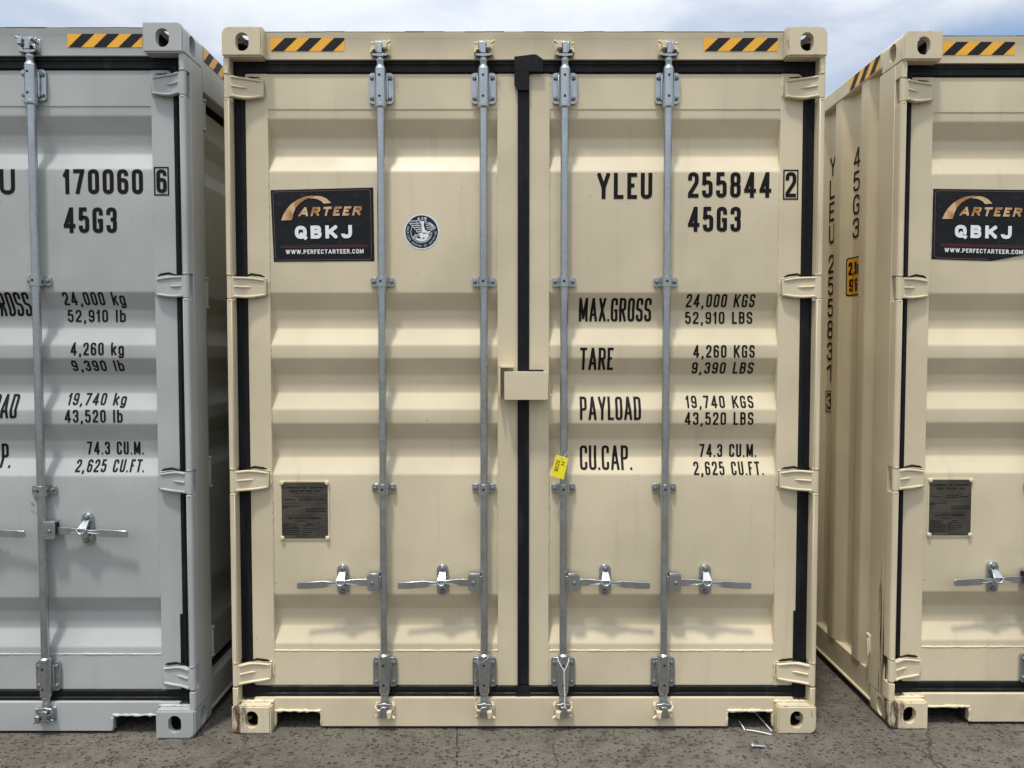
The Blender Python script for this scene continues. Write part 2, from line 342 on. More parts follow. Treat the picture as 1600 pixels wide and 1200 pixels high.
def glyph(ch, x, z, w, h, t):
    polys = []
    for st in G[ch][1]:
        def P(p): return Vector((x+t/2+p[0]*max(w-t, 1e-5), z+t/2+p[1]*(h-t)))
        pts = [P(p) for p in st]; path = [pts[0]]
        for i in range(1, len(st)-1):
            k = st[i][2] if len(st[i]) > 2 else 0
            if not k: path.append(pts[i]); continue
            a = pts[i-1]-pts[i]; b = pts[i+1]-pts[i]
            la = a.length*(.5 if 1 < i else .98); lb = b.length*(.5 if i < len(st)-2 else .98)
            r = k*min(la, lb, max((w-t)*.5, t*.35)); ra = r; rb = r
            A = pts[i]+a.normalized()*ra; B = pts[i]+b.normalized()*rb
            for j in range(6):
                q = j/5; path.append(A*(1-q)**2*1 + pts[i]*2*q*(1-q) + B*q*q)
        path.append(pts[-1])
        cl = [path[0]]
        for p in path[1:]:
            if (p-cl[-1]).length > 1e-6: cl.append(p)
        if len(cl) < 2: continue
        closed = (cl[0]-cl[-1]).length < 1e-6
        n = len(cl); ds = [(cl[i+1]-cl[i]).normalized() for i in range(n-1)]
        if not closed:
            for e, d in ((0, -ds[0]), (-1, ds[-1])):
                p = st[e]; edge = lambda q: q < .02 or q > .98
                diag = abs(d.x) > .15 and abs(d.y) > .15
                if diag or (abs(d.y) >= abs(d.x) and edge(p[1])) or (abs(d.x) > abs(d.y) and edge(p[0])): cl[e] = cl[e]+d*t/2
        off = []
        for i in range(n):
            d0 = ds[i-1] if i > 0 else (ds[-1] if closed else ds[0]); d1 = ds[i] if i < n-1 else (ds[0] if closed else ds[-1])
            n0 = Vector((-d0.y, d0.x)); n1 = Vector((-d1.y, d1.x)); m = n0+n1
            m = m.normalized() if m.length > 1e-4 else n0
            off.append(m*(t/2)/max(m.dot(n0), .45))
        for i in range(n-1):
            q = [tuple(v) for v in (cl[i]-off[i], cl[i+1]-off[i+1], cl[i+1]+off[i+1], cl[i]+off[i])]
            lo = z - h*(.45 if ch in 'g,Q' else 0)
            for ax, val, less in ((1, lo, False), (1, z+h, True), (0, x-.001*w if ch not in ',Q' else x-w, False), (0, x+w*(1.001 if ch != 'Q' else 1.3), True)):
                q = clip(q, ax, val, less)
                if len(q) < 3: break
            if len(q) >= 3: polys.append(q)
    return polys
def text(s, x0, x1, z0, z1, t, gap=.34):
    ws = [G[c][0] for c in s]; tot = sum(ws)+gap*(len(s)-1); cw = (x1-x0)/tot; x = x0; out = []
    for c, wd in zip(s, ws):
        out += glyph(c, x, z0, wd*cw, z1-z0, t); x += (wd+gap)*cw
    return out
def conform(polys, prof, off=.0012, m=0):
    """prof: list of (z, y) rising in z; lays flat polygons on the folded sheet."""
    res = []
    for k, p in enumerate(polys):
        for i in range(len(prof)-1):
            (za, ya), (zb, yb) = prof[i], prof[i+1]
            if zb-za < 1e-6: continue
            q = clip(clip(p, 1, za, False) or [], 1, zb, True) if len(p) > 2 else []
            if len(q) > 2:
                res.append(([(x, ya+(yb-ya)*(z-za)/(zb-za)-off-(k % 7)*.00004, z) for x, z in q], m))
    return res
def flat(polys, y, m=0, step=.00004): return [([(x, y-(k % 9)*step, z) for x, z in p], m) for k, p in enumerate(polys)]

# ------------------------------------------------------------------ container dimensions (metres, container's own axes: x across the doors, y into the box, z up)
HW = 1.219; HT = 2.897; LEN = 12.19
Y_STILE, Y_PANEL, Y_TROUGH = .066, .070, .105
TROUGHS = [(.567, .357), (1.293, 1.078), (1.566, 1.352), (1.838, 1.621), (2.553, 2.338)]
_p = [(.178, Y_PANEL)]
for zt, zb in TROUGHS:
    s_ = (zt-zb)*.325
    _p += [(zb, Y_PANEL), (zb+s_, Y_TROUGH), (zt-s_, Y_TROUGH), (zt, Y_PANEL)]
_p += [(2.735, Y_PANEL)]
PROF = fillet(_p, .007)
STILE = [(0, Y_STILE), (3, Y_STILE)]
HINGE_Z = (.244, 1.058, 1.858, 2.668)
BARS = (-.587, -.167, .165, .587)
GUIDE_Z = (1.022, 1.882)
random.seed(4)

def bead(mb, p0, p1, r, m=0, jit=.45, step=.011):
    p0 = Vector(p0); p1 = Vector(p1); n = max(3, int((p1-p0).length/step))
    rs = [r*(1+jit*(random.random()-.5)*2) for _ in range(n+1)]
    mb.tube([p0+(p1-p0)*i/n+Vector((random.uniform(-1, 1), 0, random.uniform(-1, 1)))*r*.25 for i in range(n+1)], rs, 6, m)

# corner casting: hollow block with openings, one variant each
def cutter(mb, name):
    return mb.build(name, M_dark, None, smooth=False)
def make_casting_mesh():
    x0, x1, z0, z1 = -HW, -HW+.162, 2.782, 2.900
    b = MB(); r = .030; o = [(x1, z0), (x1, z1)]
    for k in range(7): a = R(90+90*k/6); o.append((x0+r+r*math.cos(a), z1-r+r*math.sin(a)))
    o.append((x0, z0)); b.prism(o, 0, .178, 'y')
    body = b.build('casting_body', M_dark, None, smooth=False)
    bm = bmesh.new(); bm.from_mesh(body.data)
    es = [e for e in bm.edges if all(v.co.y < 1e-5 for v in e.verts) or (abs(e.verts[0].co.y-e.verts[1].co.y) > .1 and all(abs(v.co.z-z0) < 1e-5 for v in e.verts))]
    bmesh.ops.bevel(bm, geom=es, offset=.006, segments=2, affect='EDGES'); bm.to_mesh(body.data); bm.free()
    cs = []
    c = MB(); c.box(x0+.028, x1-.026, .03, .15, z0+.024, z1-.026); cs.append(cutter(c, 'c1'))
    c = MB(); c.prism(stadium(x0+.083, z0+.057, .054, .074), -.05, .06, 'y'); cs.append(cutter(c, 'c2'))
    c = MB(); c.prism([(y, z) for y, z in stadium(.089, z0+.058, .058, .080)], x0-.05, x0+.06, 'x'); cs.append(cutter(c, 'c3'))
    c = MB(); c.prism([(x0+.083+xx, .089+zz) for xx, zz in stadium(0, 0, .064, .118)], z1-.06, z1+.05, 'z')
    cs.append(cutter(c, 'c4'))
    for k in cs:
        md = body.modifiers.new('cut', 'BOOLEAN'); md.operation = 'DIFFERENCE'; md.object = k; md.solver = 'EXACT'
    dg = bpy.context.evaluated_depsgraph_get(); me = bpy.data.meshes.new_from_object(body.evaluated_get(dg)); me.name = 'corner_casting'
    for k in cs+[body]: bpy.data.objects.remove(k, do_unlink=True)
    me.materials.clear()
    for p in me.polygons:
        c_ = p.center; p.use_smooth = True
        p.material_index = 1 if (x0+.0275 < c_.x < x1-.0255 and .0295 < c_.y < .1505 and z0+.0235 < c_.z < z1-.0005) else 0  # cavity and top hole rim get the painted shade
    me.set_sharp_from_angle(angle=R(30))
    return me
CAST = make_casting_mesh()
def casting_variant(sx, sy, sz, m):
    me = CAST.copy(); bm = bmesh.new(); bm.from_mesh(me)
    for v in bm.verts:
        if sx < 0: v.co.x = -v.co.x
        if sy < 0: v.co.y = LEN-v.co.y
        if sz < 0: v.co.z = 2.900-v.co.z
    if sx*sy*sz < 0: bmesh.ops.reverse_faces(bm, faces=bm.faces)
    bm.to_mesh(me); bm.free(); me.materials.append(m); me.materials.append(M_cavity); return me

# ------------------------------------------------------------------ parts
def mirror_x(mb): mb.v = [(-x, y, z) for x, y, z in mb.v]; return mb

def post_mb(side_depth):
    mb = MB(); x0, x1 = -HW, -HW+.025
    mb.box(x0, x1, .0645, side_depth, .116, 2.784)
    mb.box(x1, x0+.105, .100, side_depth-.01, .116, 2.784)
    zs = [.116]
    for hz in HINGE_Z: zs += [hz-.052, hz+.050]
    zs.append(2.784)
    r = .011
    for i in range(0, len(zs), 2):
        o = [(x1, .0640), (x1, .010+.004), (x1-.003, .010)]
        for k in range(5): a = R(270-90*k/4); o.append((x0+r+r*math.cos(a), .010+r+r*math.sin(a)))
        o.append((x0, .0640)); mb.prism(o, zs[i]+.002, zs[i+1]-.002, 'z')
        for zz in (zs[i]+.002, zs[i+1]-.002):
            if .2 < zz < 2.75: mb.tube([(x0+.014, .022, zz-.005), (x0+.014, .022, zz), (x0+.014, .022, zz+.005)], [.0125, .0145, .0125], 12)
    return mb
def hinge_mb(z):
    mb = MB(); kx, ky = -HW+.0135, .024
    mb.cyl((kx, ky, z-.046), (kx, ky, z+.046), .0135, n=20)
    mb.tube([(kx, ky, z-.049), (kx, ky, z+.049)], .008, 10)
    # blade: strips across x with shaped depth, upper and lower outline
    xs = [(-HW+.016, .0125, .042), (-1.190, .015, .042), (-1.170, .029, .0425), (-1.148, .041, .043), (-1.118, .046, .041), (-1.092, .048, .037), (-1.074, .049, .034), (-1.068, .051, .030)]
    n = len(xs); vs = []
    for x, y, h in xs: vs += [(x, y, z+h), (x, y, z-h), (x, y+.016, z-h), (x, y+.016, z+h)]
    fs = []
    for i in range(n-1):
        for k in range(4): fs.append((i*4+k, i*4+(k+1) % 4, i*4+4+(k+1) % 4, i*4+4+k))
    fs += [(3, 2, 1, 0), (n*4-4, n*4-3, n*4-2, n*4-1)]
    mb.add(vs, fs)
    for s in (1, -1):
        mb.tube([(x, y-.0005, z+s*(h-.0045)) for x, y, h in xs[1:-1]], [.0055]*5+[.0035], 10)
    mb.tube([(-1.188, .016, z+.002), (-1.165, .031, z+.002), (-1.145, .0415, z+.002), (-1.130, .045, z+.002)], [.0045, .005, .005, .003], 8)
    # weld run round the tip
    bead(mb, (-1.062, .064, z+.028), (-1.062, .064, z-.028), .0035)
    bead(mb, (-1.066, .064, z+.036), (-1.115, .064, z+.045), .003); bead(mb, (-1.066, .064, z-.036), (-1.115, .064, z-.045), .003)
    return mb
def door_mb(edge_mat_index=1):
    """left door, between gasket edges; right door is its own variant through x limits"""
    pass
def make_door(root, name, xo, xi, M, ME):
    """xo: outer edge of the outer stile, xi: free edge; outer stile .092 wide, inner .085"""
    s = 1 if xi > xo else -1
    so = xo+s*.0915; si = xi-s*(.084 if s > 0 else .085)
    lo = lambda a, b: (min(a, b), max(a, b))
    mb = MB()
    a, b = lo(xo, so); mb.box(a, b, Y_STILE, .125, .179, 2.735)
    a, b = lo(si, xi); mb.box(a, b, Y_STILE, .125, .179, 2.735)
    a, b = lo(so, si)
    # panel sheet
    n = len(PROF)
    mb.add([(a, y, z) for z, y in PROF]+[(b, y, z) for z, y in PROF], [(i, i+1, n+i+1, n+i) for i in range(n-1)])
    # top and bottom rails lie a hair proud of the sheet
    mb.box(a-.0005, b+.0005, Y_PANEL-.0025, .1, 2.592, 2.734); mb.box(a-.0005, b+.0005, Y_PANEL-.0025, .1, .180, .326)
    bead(mb, (a, Y_PANEL, 2.591), (b, Y_PANEL, 2.591), .0020, 0, .15, .03)
    bead(mb, (a, Y_PANEL-.001, .328), (b, Y_PANEL-.001, .328), .0038, 1, .28, .016)
    for x in (so, si):
        bead(mb, (x, Y_STILE+.003, .19), (x, Y_STILE+.003, .36), .0032, 0)
        for (zt, zb), (zt2, zb2) in zip(TROUGHS[:-1], TROUGHS[1:]):
            bead(mb, (x, Y_STILE+.003, zt), (x, Y_STILE+.003, zb2), .0028, 0)
        bead(mb, (x, Y_STILE+.003, 2.553), (x, Y_STILE+.003, 2.73), .003, 0)
        for zt, zb in TROUGHS:
            ss = (zt-zb)*.325
            for p, q in (((x, Y_PANEL, zb), (x, Y_TROUGH, zb+ss)), ((x, Y_TROUGH, zt-ss), (x, Y_PANEL, zt))): bead(mb, p, q, .003, 0)
    return mb.build(name, [M, ME], root, bevel=.0015, seg=1)
GPROF = [(0, .080), (0, .062), (.004, .0595), (.015, .0585), (.019, .0625), (.028, .0625), (.031, .0595), (.044, .0605), (.048, .066), (.048, .080)]
def sweep_rect(mb, x0, x1, z0, z1, prof, closed=True):
    """band following the rectangle with mitred corners; open: starts and ends on the x1 side"""
    n = len(prof); vs = []
    if closed: cs = [(x0, z0, 1, 1), (x0, z1, 1, -1), (x1, z1, -1, -1), (x1, z0, -1, 1)]
    else: cs = [(x1, z0, 0, 1), (x0, z0, 1, 1), (x0, z1, 1, -1), (x1, z1, 0, -1)]
    for x, z, ax, az in cs: vs += [(x+ax*t, y, z+az*t) for t, y in prof]
    fs = []; m = len(cs)
    for i in range(m if closed else m-1):
        j = (i+1) % m
        for k in range(n-1): fs.append((i*n+k, i*n+k+1, j*n+k+1, j*n+k))
    mb.add(vs, fs)
def corner_fillet(mb, cx, cz, sx, sz, r, y):
    o = [(cx, cz)]
    for k in range(7):
        a = R(90*k/6); o.append((cx+sx*(r-r*math.sin(a)), cz+sz*(r-r*math.cos(a))))
    mb.prism(o, y, y+.012, 'y')
def gasket_left(door):
    mb = MB(); sweep_rect(mb, -1.1955, -.0265, .131, 2.786, GPROF, closed=False)
    corner_fillet(mb, -1.149, .178, 1, 1, .024, .0615); corner_fillet(mb, -1.149, 2.738, 1, -1, .010, .0615)
    for z in HINGE_Z[:3]: mb.tube([(-1.155, .050, z+.047), (-1.125, .046, z+.055), (-1.09, .05, z+.050), (-1.075, .058, z+.044)], [.003, .0055, .005, .002], 8)
    mb.tube([(-1.13, .050, HINGE_Z[3]+.046), (-1.085, .054, HINGE_Z[3]+.047)], [.004, .002], 8)
    return mb.build('door_gasket', M_rub, door, angle=25)
def gasket_right(door):
    mb = MB()
    sweep_rect(mb, -.027, 1.1955, .131, 2.786, [(t, y-(.0)) for t, y in GPROF])
    # centre overlap lip, proud of the left door's seal
    mb.box(-.0268, .0185, .0560, .0610, .19, 2.72)
    mb.prism([(-.041, 2.797), (.035, 2.806), (.048, 2.806), (.076, 2.7865), (.076, 2.738), (.019, 2.738), (-.041, 2.738)], .0455, .062, 'y')
    mb.prism([(-.041, 2.7378), (.0195, 2.7378), (.0195, 2.662), (-.0272, 2.664), (-.041, 2.686)], .0458, .062, 'y')
    mb.prism([(-.034, .128), (.026, .128), (.026, .182), (-.03, .182)], .0560, .0615, 'y')
    corner_fillet(mb, 1.149, 2.738, -1, -1, .036, .0615); corner_fillet(mb, .0195, 2.738, 1, -1, .020, .0615)
    corner_fillet(mb, 1.149, .178, -1, 1, .026, .0615); corner_fillet(mb, .0195, .178, 1, 1, .008, .0615)
    for z in HINGE_Z[:3]: mb.tube([(1.155, .050, z+.047), (1.125, .046, z+.055), (1.09, .05, z+.050), (1.075, .058, z+.044)], [.003, .0055, .005, .002], 8)
    mb.tube([(1.13, .050, HINGE_Z[3]+.046), (1.085, .054, HINGE_Z[3]+.047)], [.004, .002], 8)
    # the seal is a little wider low on the hinge side
    mb.box(1.139, 1.150, .0612, .07, .17, .50)
    return mb.build('door_gasket', M_rub, door, angle=25)

YB = .040            # locking bar axis
def bracket_mb(x, zc, up):
    mb = MB(); hp = .0625
    mb.prism(rrect(x-.0505, x+.0505, zc-hp, zc+hp, .014), .0545, .0665, 'y')
    mb.cyl((x, YB, zc-hp-.006), (x, YB, zc+hp+.006), .0240, n=24)
    mb.tube([(x, YB, zc-up*(hp+.006)), (x, YB, zc-up*(hp+.0065)), (x, YB, zc-up*(hp+.018)), (x, YB, zc-up*(hp+.024))], [.0220, .0248, .0245, .0180], 24)
    mb.tube([(x, YB, zc+up*(hp+.006)), (x, YB, zc+up*(hp+.007)), (x, YB, zc+up*(hp+.016)), (x, YB, zc+up*(hp+.022))], [.0215, .0232, .0212, .0165], 24)
    for sx in (-1, 1):
        for sz in (-1, 1): mb.dome((x+sx*.037, .0555, zc+sz*.041), .0092, .010, n=14, m=1)
    for sx in (-1, 1): mb.tube([(x+sx*.025, .050, zc-.05), (x+sx*.025, .050, zc+.05)], [.005, .005], 8)
    for dz in (.042, -.042): mb.cyl((x-.001, YB-.0238, zc+dz), (x-.001, YB-.0245, zc+dz), .0054, n=14, m=2)
    return mb
def guide_mb(x, z):
    mb = MB()
    for sx in (-1, 1):
        a, b = sorted((x+sx*.018, x+sx*.050)); mb.prism(rrect(a, b, z-.018, z+.018, .008), .058, .0665, 'y')
        mb.dome((x+sx*.0365, .0585, z), .0088, .010, n=14, m=1)
    o = []
    for k in range(11): a = R(180+180*k/10); o.append((x+.0225*math.cos(a), YB+.0225*math.sin(a)))
    o = [(x-.0225, .066)]+o+[(x+.0225, .066)]
    mb.prism(o, z-.021, z+.021, 'z')
    mb.cyl((x-.002, YB-.0224, z+.001), (x-.002, YB-.0231, z+.001), .0054, n=14, m=2)
    return mb
def cam_mb(x, z, up, s):
    """cam end: z is the edge of the door, up = +1 head / -1 foot, s = side of the big keeper hook"""
    mb = MB(); Z = lambda d: z+up*d
    mb.tube([(x, YB, Z(-.02)), (x, YB, Z(.012)), (x, YB, Z(.018)), (x, YB, Z(.028)), (x, YB, Z(.033))], [.0155, .0150, .0175, .0172, .0135], 20)
    wing = [(-.034, .040), (-.030, .034), (-.012, .032), (0, .029), (.012, .032), (.030, .034), (.036, .042), (.030, .045), (.013, .043), (.010, .050), (-.010, .050), (-.013, .043), (-.028, .044)]
    mb.prism([(x+s*a, Z(b)) for a, b in wing], .020, .050, 'y')
    neck = [(-.011, .044), (.011, .044), (.010, .078), (.020, .082), (.020, .089), (-.020, .090), (-.022, .083), (-.011, .078)]
    mb.prism([(x+s*a, Z(b)) for a, b in neck], .016, .044, 'y')
    mb.box(x-s*.012-.003, x-s*.012+.003, .012, .046, min(Z(.046), Z(.086)), max(Z(.046), Z(.086)))
    mb.tube([(x-.017, .028, Z(.070)), (x+.017, .028, Z(.070))], .0075, 12)
    return mb
def keeper_mb(x, z, up, s, yb):
    mb = MB(); Z = lambda d: z+up*d
    def bx(x0, x1, y0, y1, a, b): mb.box(min(x+s*x0, x+s*x1), max(x+s*x0, x+s*x1), y0, y1, min(Z(a), Z(b)), max(Z(a), Z(b)))
    bx(-.038, .040, yb-.004, yb+.004, .034, .092)
    mb.prism([(x+s*a, Z(b)) for a, b in ((.013, .060), (.033, .058), (.030, .086), (.016, .090))], .004, yb, 'y')
    mb.prism([(x+s*a, Z(b)) for a, b in ((.013, .060), (.028, .056), (.038, .070), (.044, .044), (.040, .036), (.030, .042))], .030, yb, 'y')
    mb.prism([(x+s*a, Z(b)) for a, b in ((-.014, .058), (-.026, .062), (-.036, .060), (-.038, .040), (-.030, .044), (-.026, .054))], .012, yb, 'y')
    mb.tube([(x+s*.030, .024, Z(.084)), (x+s*.046, .020, Z(.093))], [.0055, .006], 10)
    mb.tube([(x-s*.024, .026, Z(.080)), (x-s*.036, .024, Z(.086))], [.005, .0055], 10)
    return mb
def handle_mb(x, z, d):
    mb = MB(); X = lambda a: x+d*a
    o = [(X(.0175), z+.030), (X(.062), z+.030), (X(.066), z+.026), (X(.066), z-.030), (X(.060), z-.036), (X(.024), z-.036), (X(.0175), z-.030)]
    mb.prism(o, .014, .020, 'y')                       # front cheek
    mb.prism(o, .050, .056, 'y')                       # back cheek
    mb.box(min(X(.0165), X(.064)), max(X(.0165), X(.064)), .0135, .055, z+.0295, z+.0365)   # bright top strap
    mb.box(min(X(.010), X(.018)), max(X(.010), X(.018)), .022, .05, z-.030, z+.024)
    mb.dome((X(.044), .0145, z-.003), .0085, .007, n=14, m=1)
    # lever: flat bar, twisted flat through the catch, then flat again
    st = [(.050, .036, .005, .009, -.021), (.085, .036, .005, .009, -.021), (.110, .036, .006, .009, -.018), (.130, .036, .010, .008, -.012), (.155, .036, .013, .006, -.008), (.180, .036, .014, .003, -.009),
          (.205, .036, .012, -.001, -.013), (.228, .034, .008, -.001, -.020), (.246, .032, .005, .002, -.027), (.300, .029, .0045, -.001, -.030), (.354, .026, .004, -.003, -.031), (.360, .0255, .003, -.007, -.027)]
    vs = []
    for a, y, hy, zt, zb in st: vs += [(X(a), y-hy, z+zt), (X(a), y-hy, z+zb), (X(a), y+hy, z+zb), (X(a), y+hy, z+zt)]
    n = len(st); fs = [(i*4+k, i*4+(k+1) % 4, i*4+4+(k+1) % 4, i*4+4+k) for i in range(n-1) for k in range(4)]+[(3, 2, 1, 0), (n*4-4, n*4-3, n*4-2, n*4-1)]
    mb.add(vs, fs)
    # folded ridge seen as a bright lens
    rd = [(.100, .030, -.012), (.130, .020, -.007), (.160, .016, -.004), (.195, .016, -.006), (.225, .020, -.011), (.250, .028, -.014)]
    vs = []
    for a, y, zz in rd: vs += [(X(a), y, z+zz-.0035), (X(a), y+.02, z+zz+.002), (X(a), y+.02, z+zz-.006)]
    n = len(rd); mb.add(vs, [(i*3+k, i*3+(k+1) % 3, i*3+3+(k+1) % 3, i*3+3+k) for i in range(n-1) for k in range(3)]+[(2, 1, 0), (n*3-3, n*3-2, n*3-1)])
    return mb
def catch_mb(x, z):
    mb = MB()
    mb.prism(stadium(x, z-.002, .048, .134), .0575, .0705, 'y')
    mb.prism(stadium(x-.001, z-.002, .038, .124), .0545, .058, 'y')
    for dz in (.046, -.050): mb.dome((x, .0550, z+dz), .0105, .011, n=14, m=1)
    # clip: sloping tongue over the lever, ring below
    f = [(x-.012, .048, z+.034), (x+.013, .048, z+.034), (x+.018, .014, z+.006), (x-.020, .014, z+.006)]
    bk = [(a, b+.006, c) for a, b, c in f]
    mb.add(f+bk, [(0, 1, 2, 3), (7, 6, 5, 4), (0, 4, 5, 1), (1, 5, 6, 2), (2, 6, 7, 3), (3, 7, 4, 0)])
    mb.box(x-.012, x+.013, .046, .058, z+.026, z+.035)
    pts = [(-.022, .006), (-.020, -.003), (-.009, -.014), (.006, -.014), (.017, -.003), (.018, .006)]
    mb.tube([(x+a, .0125+abs(a)*.1, z+b) for a, b in pts], [.003, .0042, .0048, .0048, .0042, .003], 8)
    mb.prism([(x-.012, z-.018), (x+.011, z-.018), (x+.009, z-.034), (x-.010, z-.034)], .044, .058, 'y')
    mb.box(x+.011, x+.016, .0530, .0572, z-.026, z-.014, 2)
    return mb

def tape(root, name, pts_fn, length, h, phase=0.0, fade=False):
    """hazard tape along a local strip (u along, v up) -> points from pts_fn(u, v, lift)"""
    polys = [([pts_fn(0, 0, 0), pts_fn(length, 0, 0), pts_fn(length, h, 0), pts_fn(0, h, 0)], 0)]
    pitch = length/3.0; wd = pitch*.50; lean = h*1.05
    for k in range(-1, 4):
        u0 = pitch*k+.004+phase
        q = [(u0, 0), (u0+wd, 0), (u0+wd+lean, h), (u0+lean, h)]
        q = clip(clip(q, 0, 0, False), 0, length, True)
        if len(q) > 2 and u0 > -.01: polys.append(([pts_fn(u, v, .0006) for u, v in q], 1))
    return sheet(polys, name, [M_yel, M_blk], root)

def sign(door, C, cut=False):
    """black company sign; C: four corners (x,z): top-left, top-right, bottom-right, bottom-left"""
    def B(u, v):
        tl, tr, br, bl = (Vector(c) for c in C); p = (bl*(1-u)+br*u)*(1-v)+(tl*(1-u)+tr*u)*v; return (p.x, p.y)
    y = Y_STILE-.0022 if False else Y_PANEL-.0012
    P = []
    base = [(0, 0), (1, 0), (1, 1), (0, 1)] if not cut else [(0, 0), (.60, 0), (.82, .05), (1.0, .13), (1, 1), (0, 1)]
    # base as a fine grid so that it can ripple slightly
    def lift(u, v): return .0012*max(0, mnoise.noise(Vector((u*5, v*4, 2.0 if cut else .3))))+(.010*max(0, u-.62)*max(0, .35-v)*6 if cut else 0)
    NX, NY = 24, 18
    for i in range(NX):
        for j in range(NY):
            q = [(i/NX, j/NY), ((i+1)/NX, j/NY), ((i+1)/NX, (j+1)/NY), (i/NX, (j+1)/NY)]
            if cut:
                if all(v < max(0, (u-.60)*.33) for u, v in q): continue
                q = [(u, max(v, max(0, (u-.60)*.33))) for u, v in q]
            P.append(([(*B(u, v)[:1], y-lift(u, v), B(u, v)[1]) for u, v in q], 0))
    def put(polys, m, k=.0022):
        for i, p in enumerate(polys): P.append(([(B(u, v)[0], y-k-lift(u, v)-(i % 9)*.00005, B(u, v)[1]) for u, v in p], m))
    def line(pts, wd, m):
        for a, b in zip(pts[:-1], pts[1:]):
            a = Vector(a); b = Vector(b); d = (b-a).normalized(); n = Vector((-d.y/1.42 if abs(d.y) > .5 else 0, d.x)) if abs(d.x) > abs(d.y) else Vector((-d.y*.7, d.x))
            put([[tuple(a-n*wd), tuple(b-n*wd), tuple(b+n*wd), tuple(a+n*wd)]], m)
    fr = rrect(.022, .972, .022, .972, .03, 3); fr.append(fr[0])
    if not cut: line(fr, .0022, 4)
    else: line([(.55, .022), (.05, .022), (.022, .05), (.022, .95), (.05, .972), (.95, .972), (.972, .95), (.972, .2)], .0022, 4)
    z8 = lambda pts: [((px-200)/1285, (1030-py)/912) for px, py in pts]
    outer = [(318, 505), (345, 440), (390, 370), (450, 305), (530, 250), (620, 214), (735, 203)]
    inner = [(452, 505), (475, 420), (508, 352), (560, 295), (625, 252), (675, 228), (735, 208)]
    o = z8(outer); n_ = z8(inner); put([[o[i], n_[i], n_[i+1], o[i+1]] for i in range(6)], 1)
    o = z8([(690, 233), (760, 206), (830, 212), (895, 240), (955, 298)]); n_ = z8([(690, 238), (740, 236), (790, 250), (835, 275), (862, 306)])
    put([[o[i], n_[i], n_[i+1], o[i+1]] for i in range(4)], 1)
    def shear(ps, z0, k): return [[(x+(z-z0)*k, z) for x, z in p] for p in ps]
    UM = lambda ps: [[(x/1.41, z) for x, z in p] for p in ps]
    TX = lambda s_, a, b, c, d, t, g: UM(text(s_, a*1.41, b*1.41, c, d, t, g))
    put(shear(TX('ARTEER', .262, .870, .625, .750, .031, .34), .625, .20), 1)
    put(TX('QBKJ', .222, .785, .315, .495, .050, .36), 2)
    put([[(.075, .216), (.93, .216), (.93, .222), (.075, .222)], [(.075, .193), (.93, .193), (.93, .199), (.075, .199)]], 3)
    put(TX('WWW.PERFECTARTEER.COM', .125, .895, .105, .165, .0115, .30), 2)
    return sheet(P, 'company_sign', [M_film, M_gold, M_white, M_red, M_frame], door)

def data_plate(door, C):
    (x0, z1), (x1, _), (_, z0), _ = C; y = Y_PANEL; mb = MB()
    def pl(x, z, h=.0): return h
    mb.prism(rrect(x0, x1, z0, z1, .012), y-.004, y+.002, 'y', 2)
    mb.prism(rrect(x0+.006, x1-.006, z0+.006, z1-.006, .012), y-.0055, y-.002, 'y', 0)
    for x in (x0+.008, x1-.008):
        for z in (z0+.008, z1-.008): mb.dome((x, y-.004, z), .0095, .008, m=2)
    def T(s, u0, u1, v, h, t=.0028):
        X = lambda u: x0+.006+u*(x1-x0-.012); Zt = z1-.008-v
        for p in flat(text(s, X(u0), X(u1), Zt-h, Zt, t, .4), y-.0061): mb.poly(*p[:1], 1)
    def LN(u0, u1, v, h=.002):
        X = lambda u: x0+.006+u*(x1-x0-.012); Zt = z1-.008-v; mb.poly([(X(u0), y-.0060, Zt-h), (X(u1), y-.0060, Zt-h), (X(u1), y-.0060, Zt), (X(u0), y-.0060, Zt)], 1)
    H = z1-z0-.016
    T('APPROVED FOR TRANSPORT', .10, .93, .016, .0085, .0020); T('UNDER CUSTOMS SEAL', .17, .84, .030, .0085, .0020)
    for v in (.045, .057): LN(.22, .80, v, .0011)
    # rows of worn small print, too fine to read
    rnd = random.Random(7)
    for u0, u1, v in ((.04, .32, .068), (.38, .70, .064), (.38, .68, .072), (.73, .92, .068), (.03, .42, .096), (.03, .15, .103), (.52, .97, .109), (.53, .97, .119),
                      (.28, .55, .160), (.03, .34, .172), (.03, .32, .181), (.55, .68, .170), (.45, .72, .178), (.03, .40, .190), (.45, .78, .190), (.03, .40, .199), (.45, .78, .199), (.03, .40, .208), (.45, .66, .208), (.03, .40, .217), (.45, .52, .217)):
        u = u0
        while u < u1-.01:
            k = rnd.uniform(.014, .04); LN(u, min(u1, u+k), v+rnd.uniform(0, .0006), .0036); u += k+rnd.uniform(.006, .016)
    LN(.02, .98, .088, .0009); LN(.02, .98, .136, .0009)
    T('CSC SAFETY APPROVAL', .14, .85, .144, .0085, .0021)
    LN(.815, .818, .165, .055)
    o = mb.build('data_plate', [M_plate, M_ink, M_edge_ref[0]], door, smooth=True); return o
M_edge_ref = [M_beige_edge]

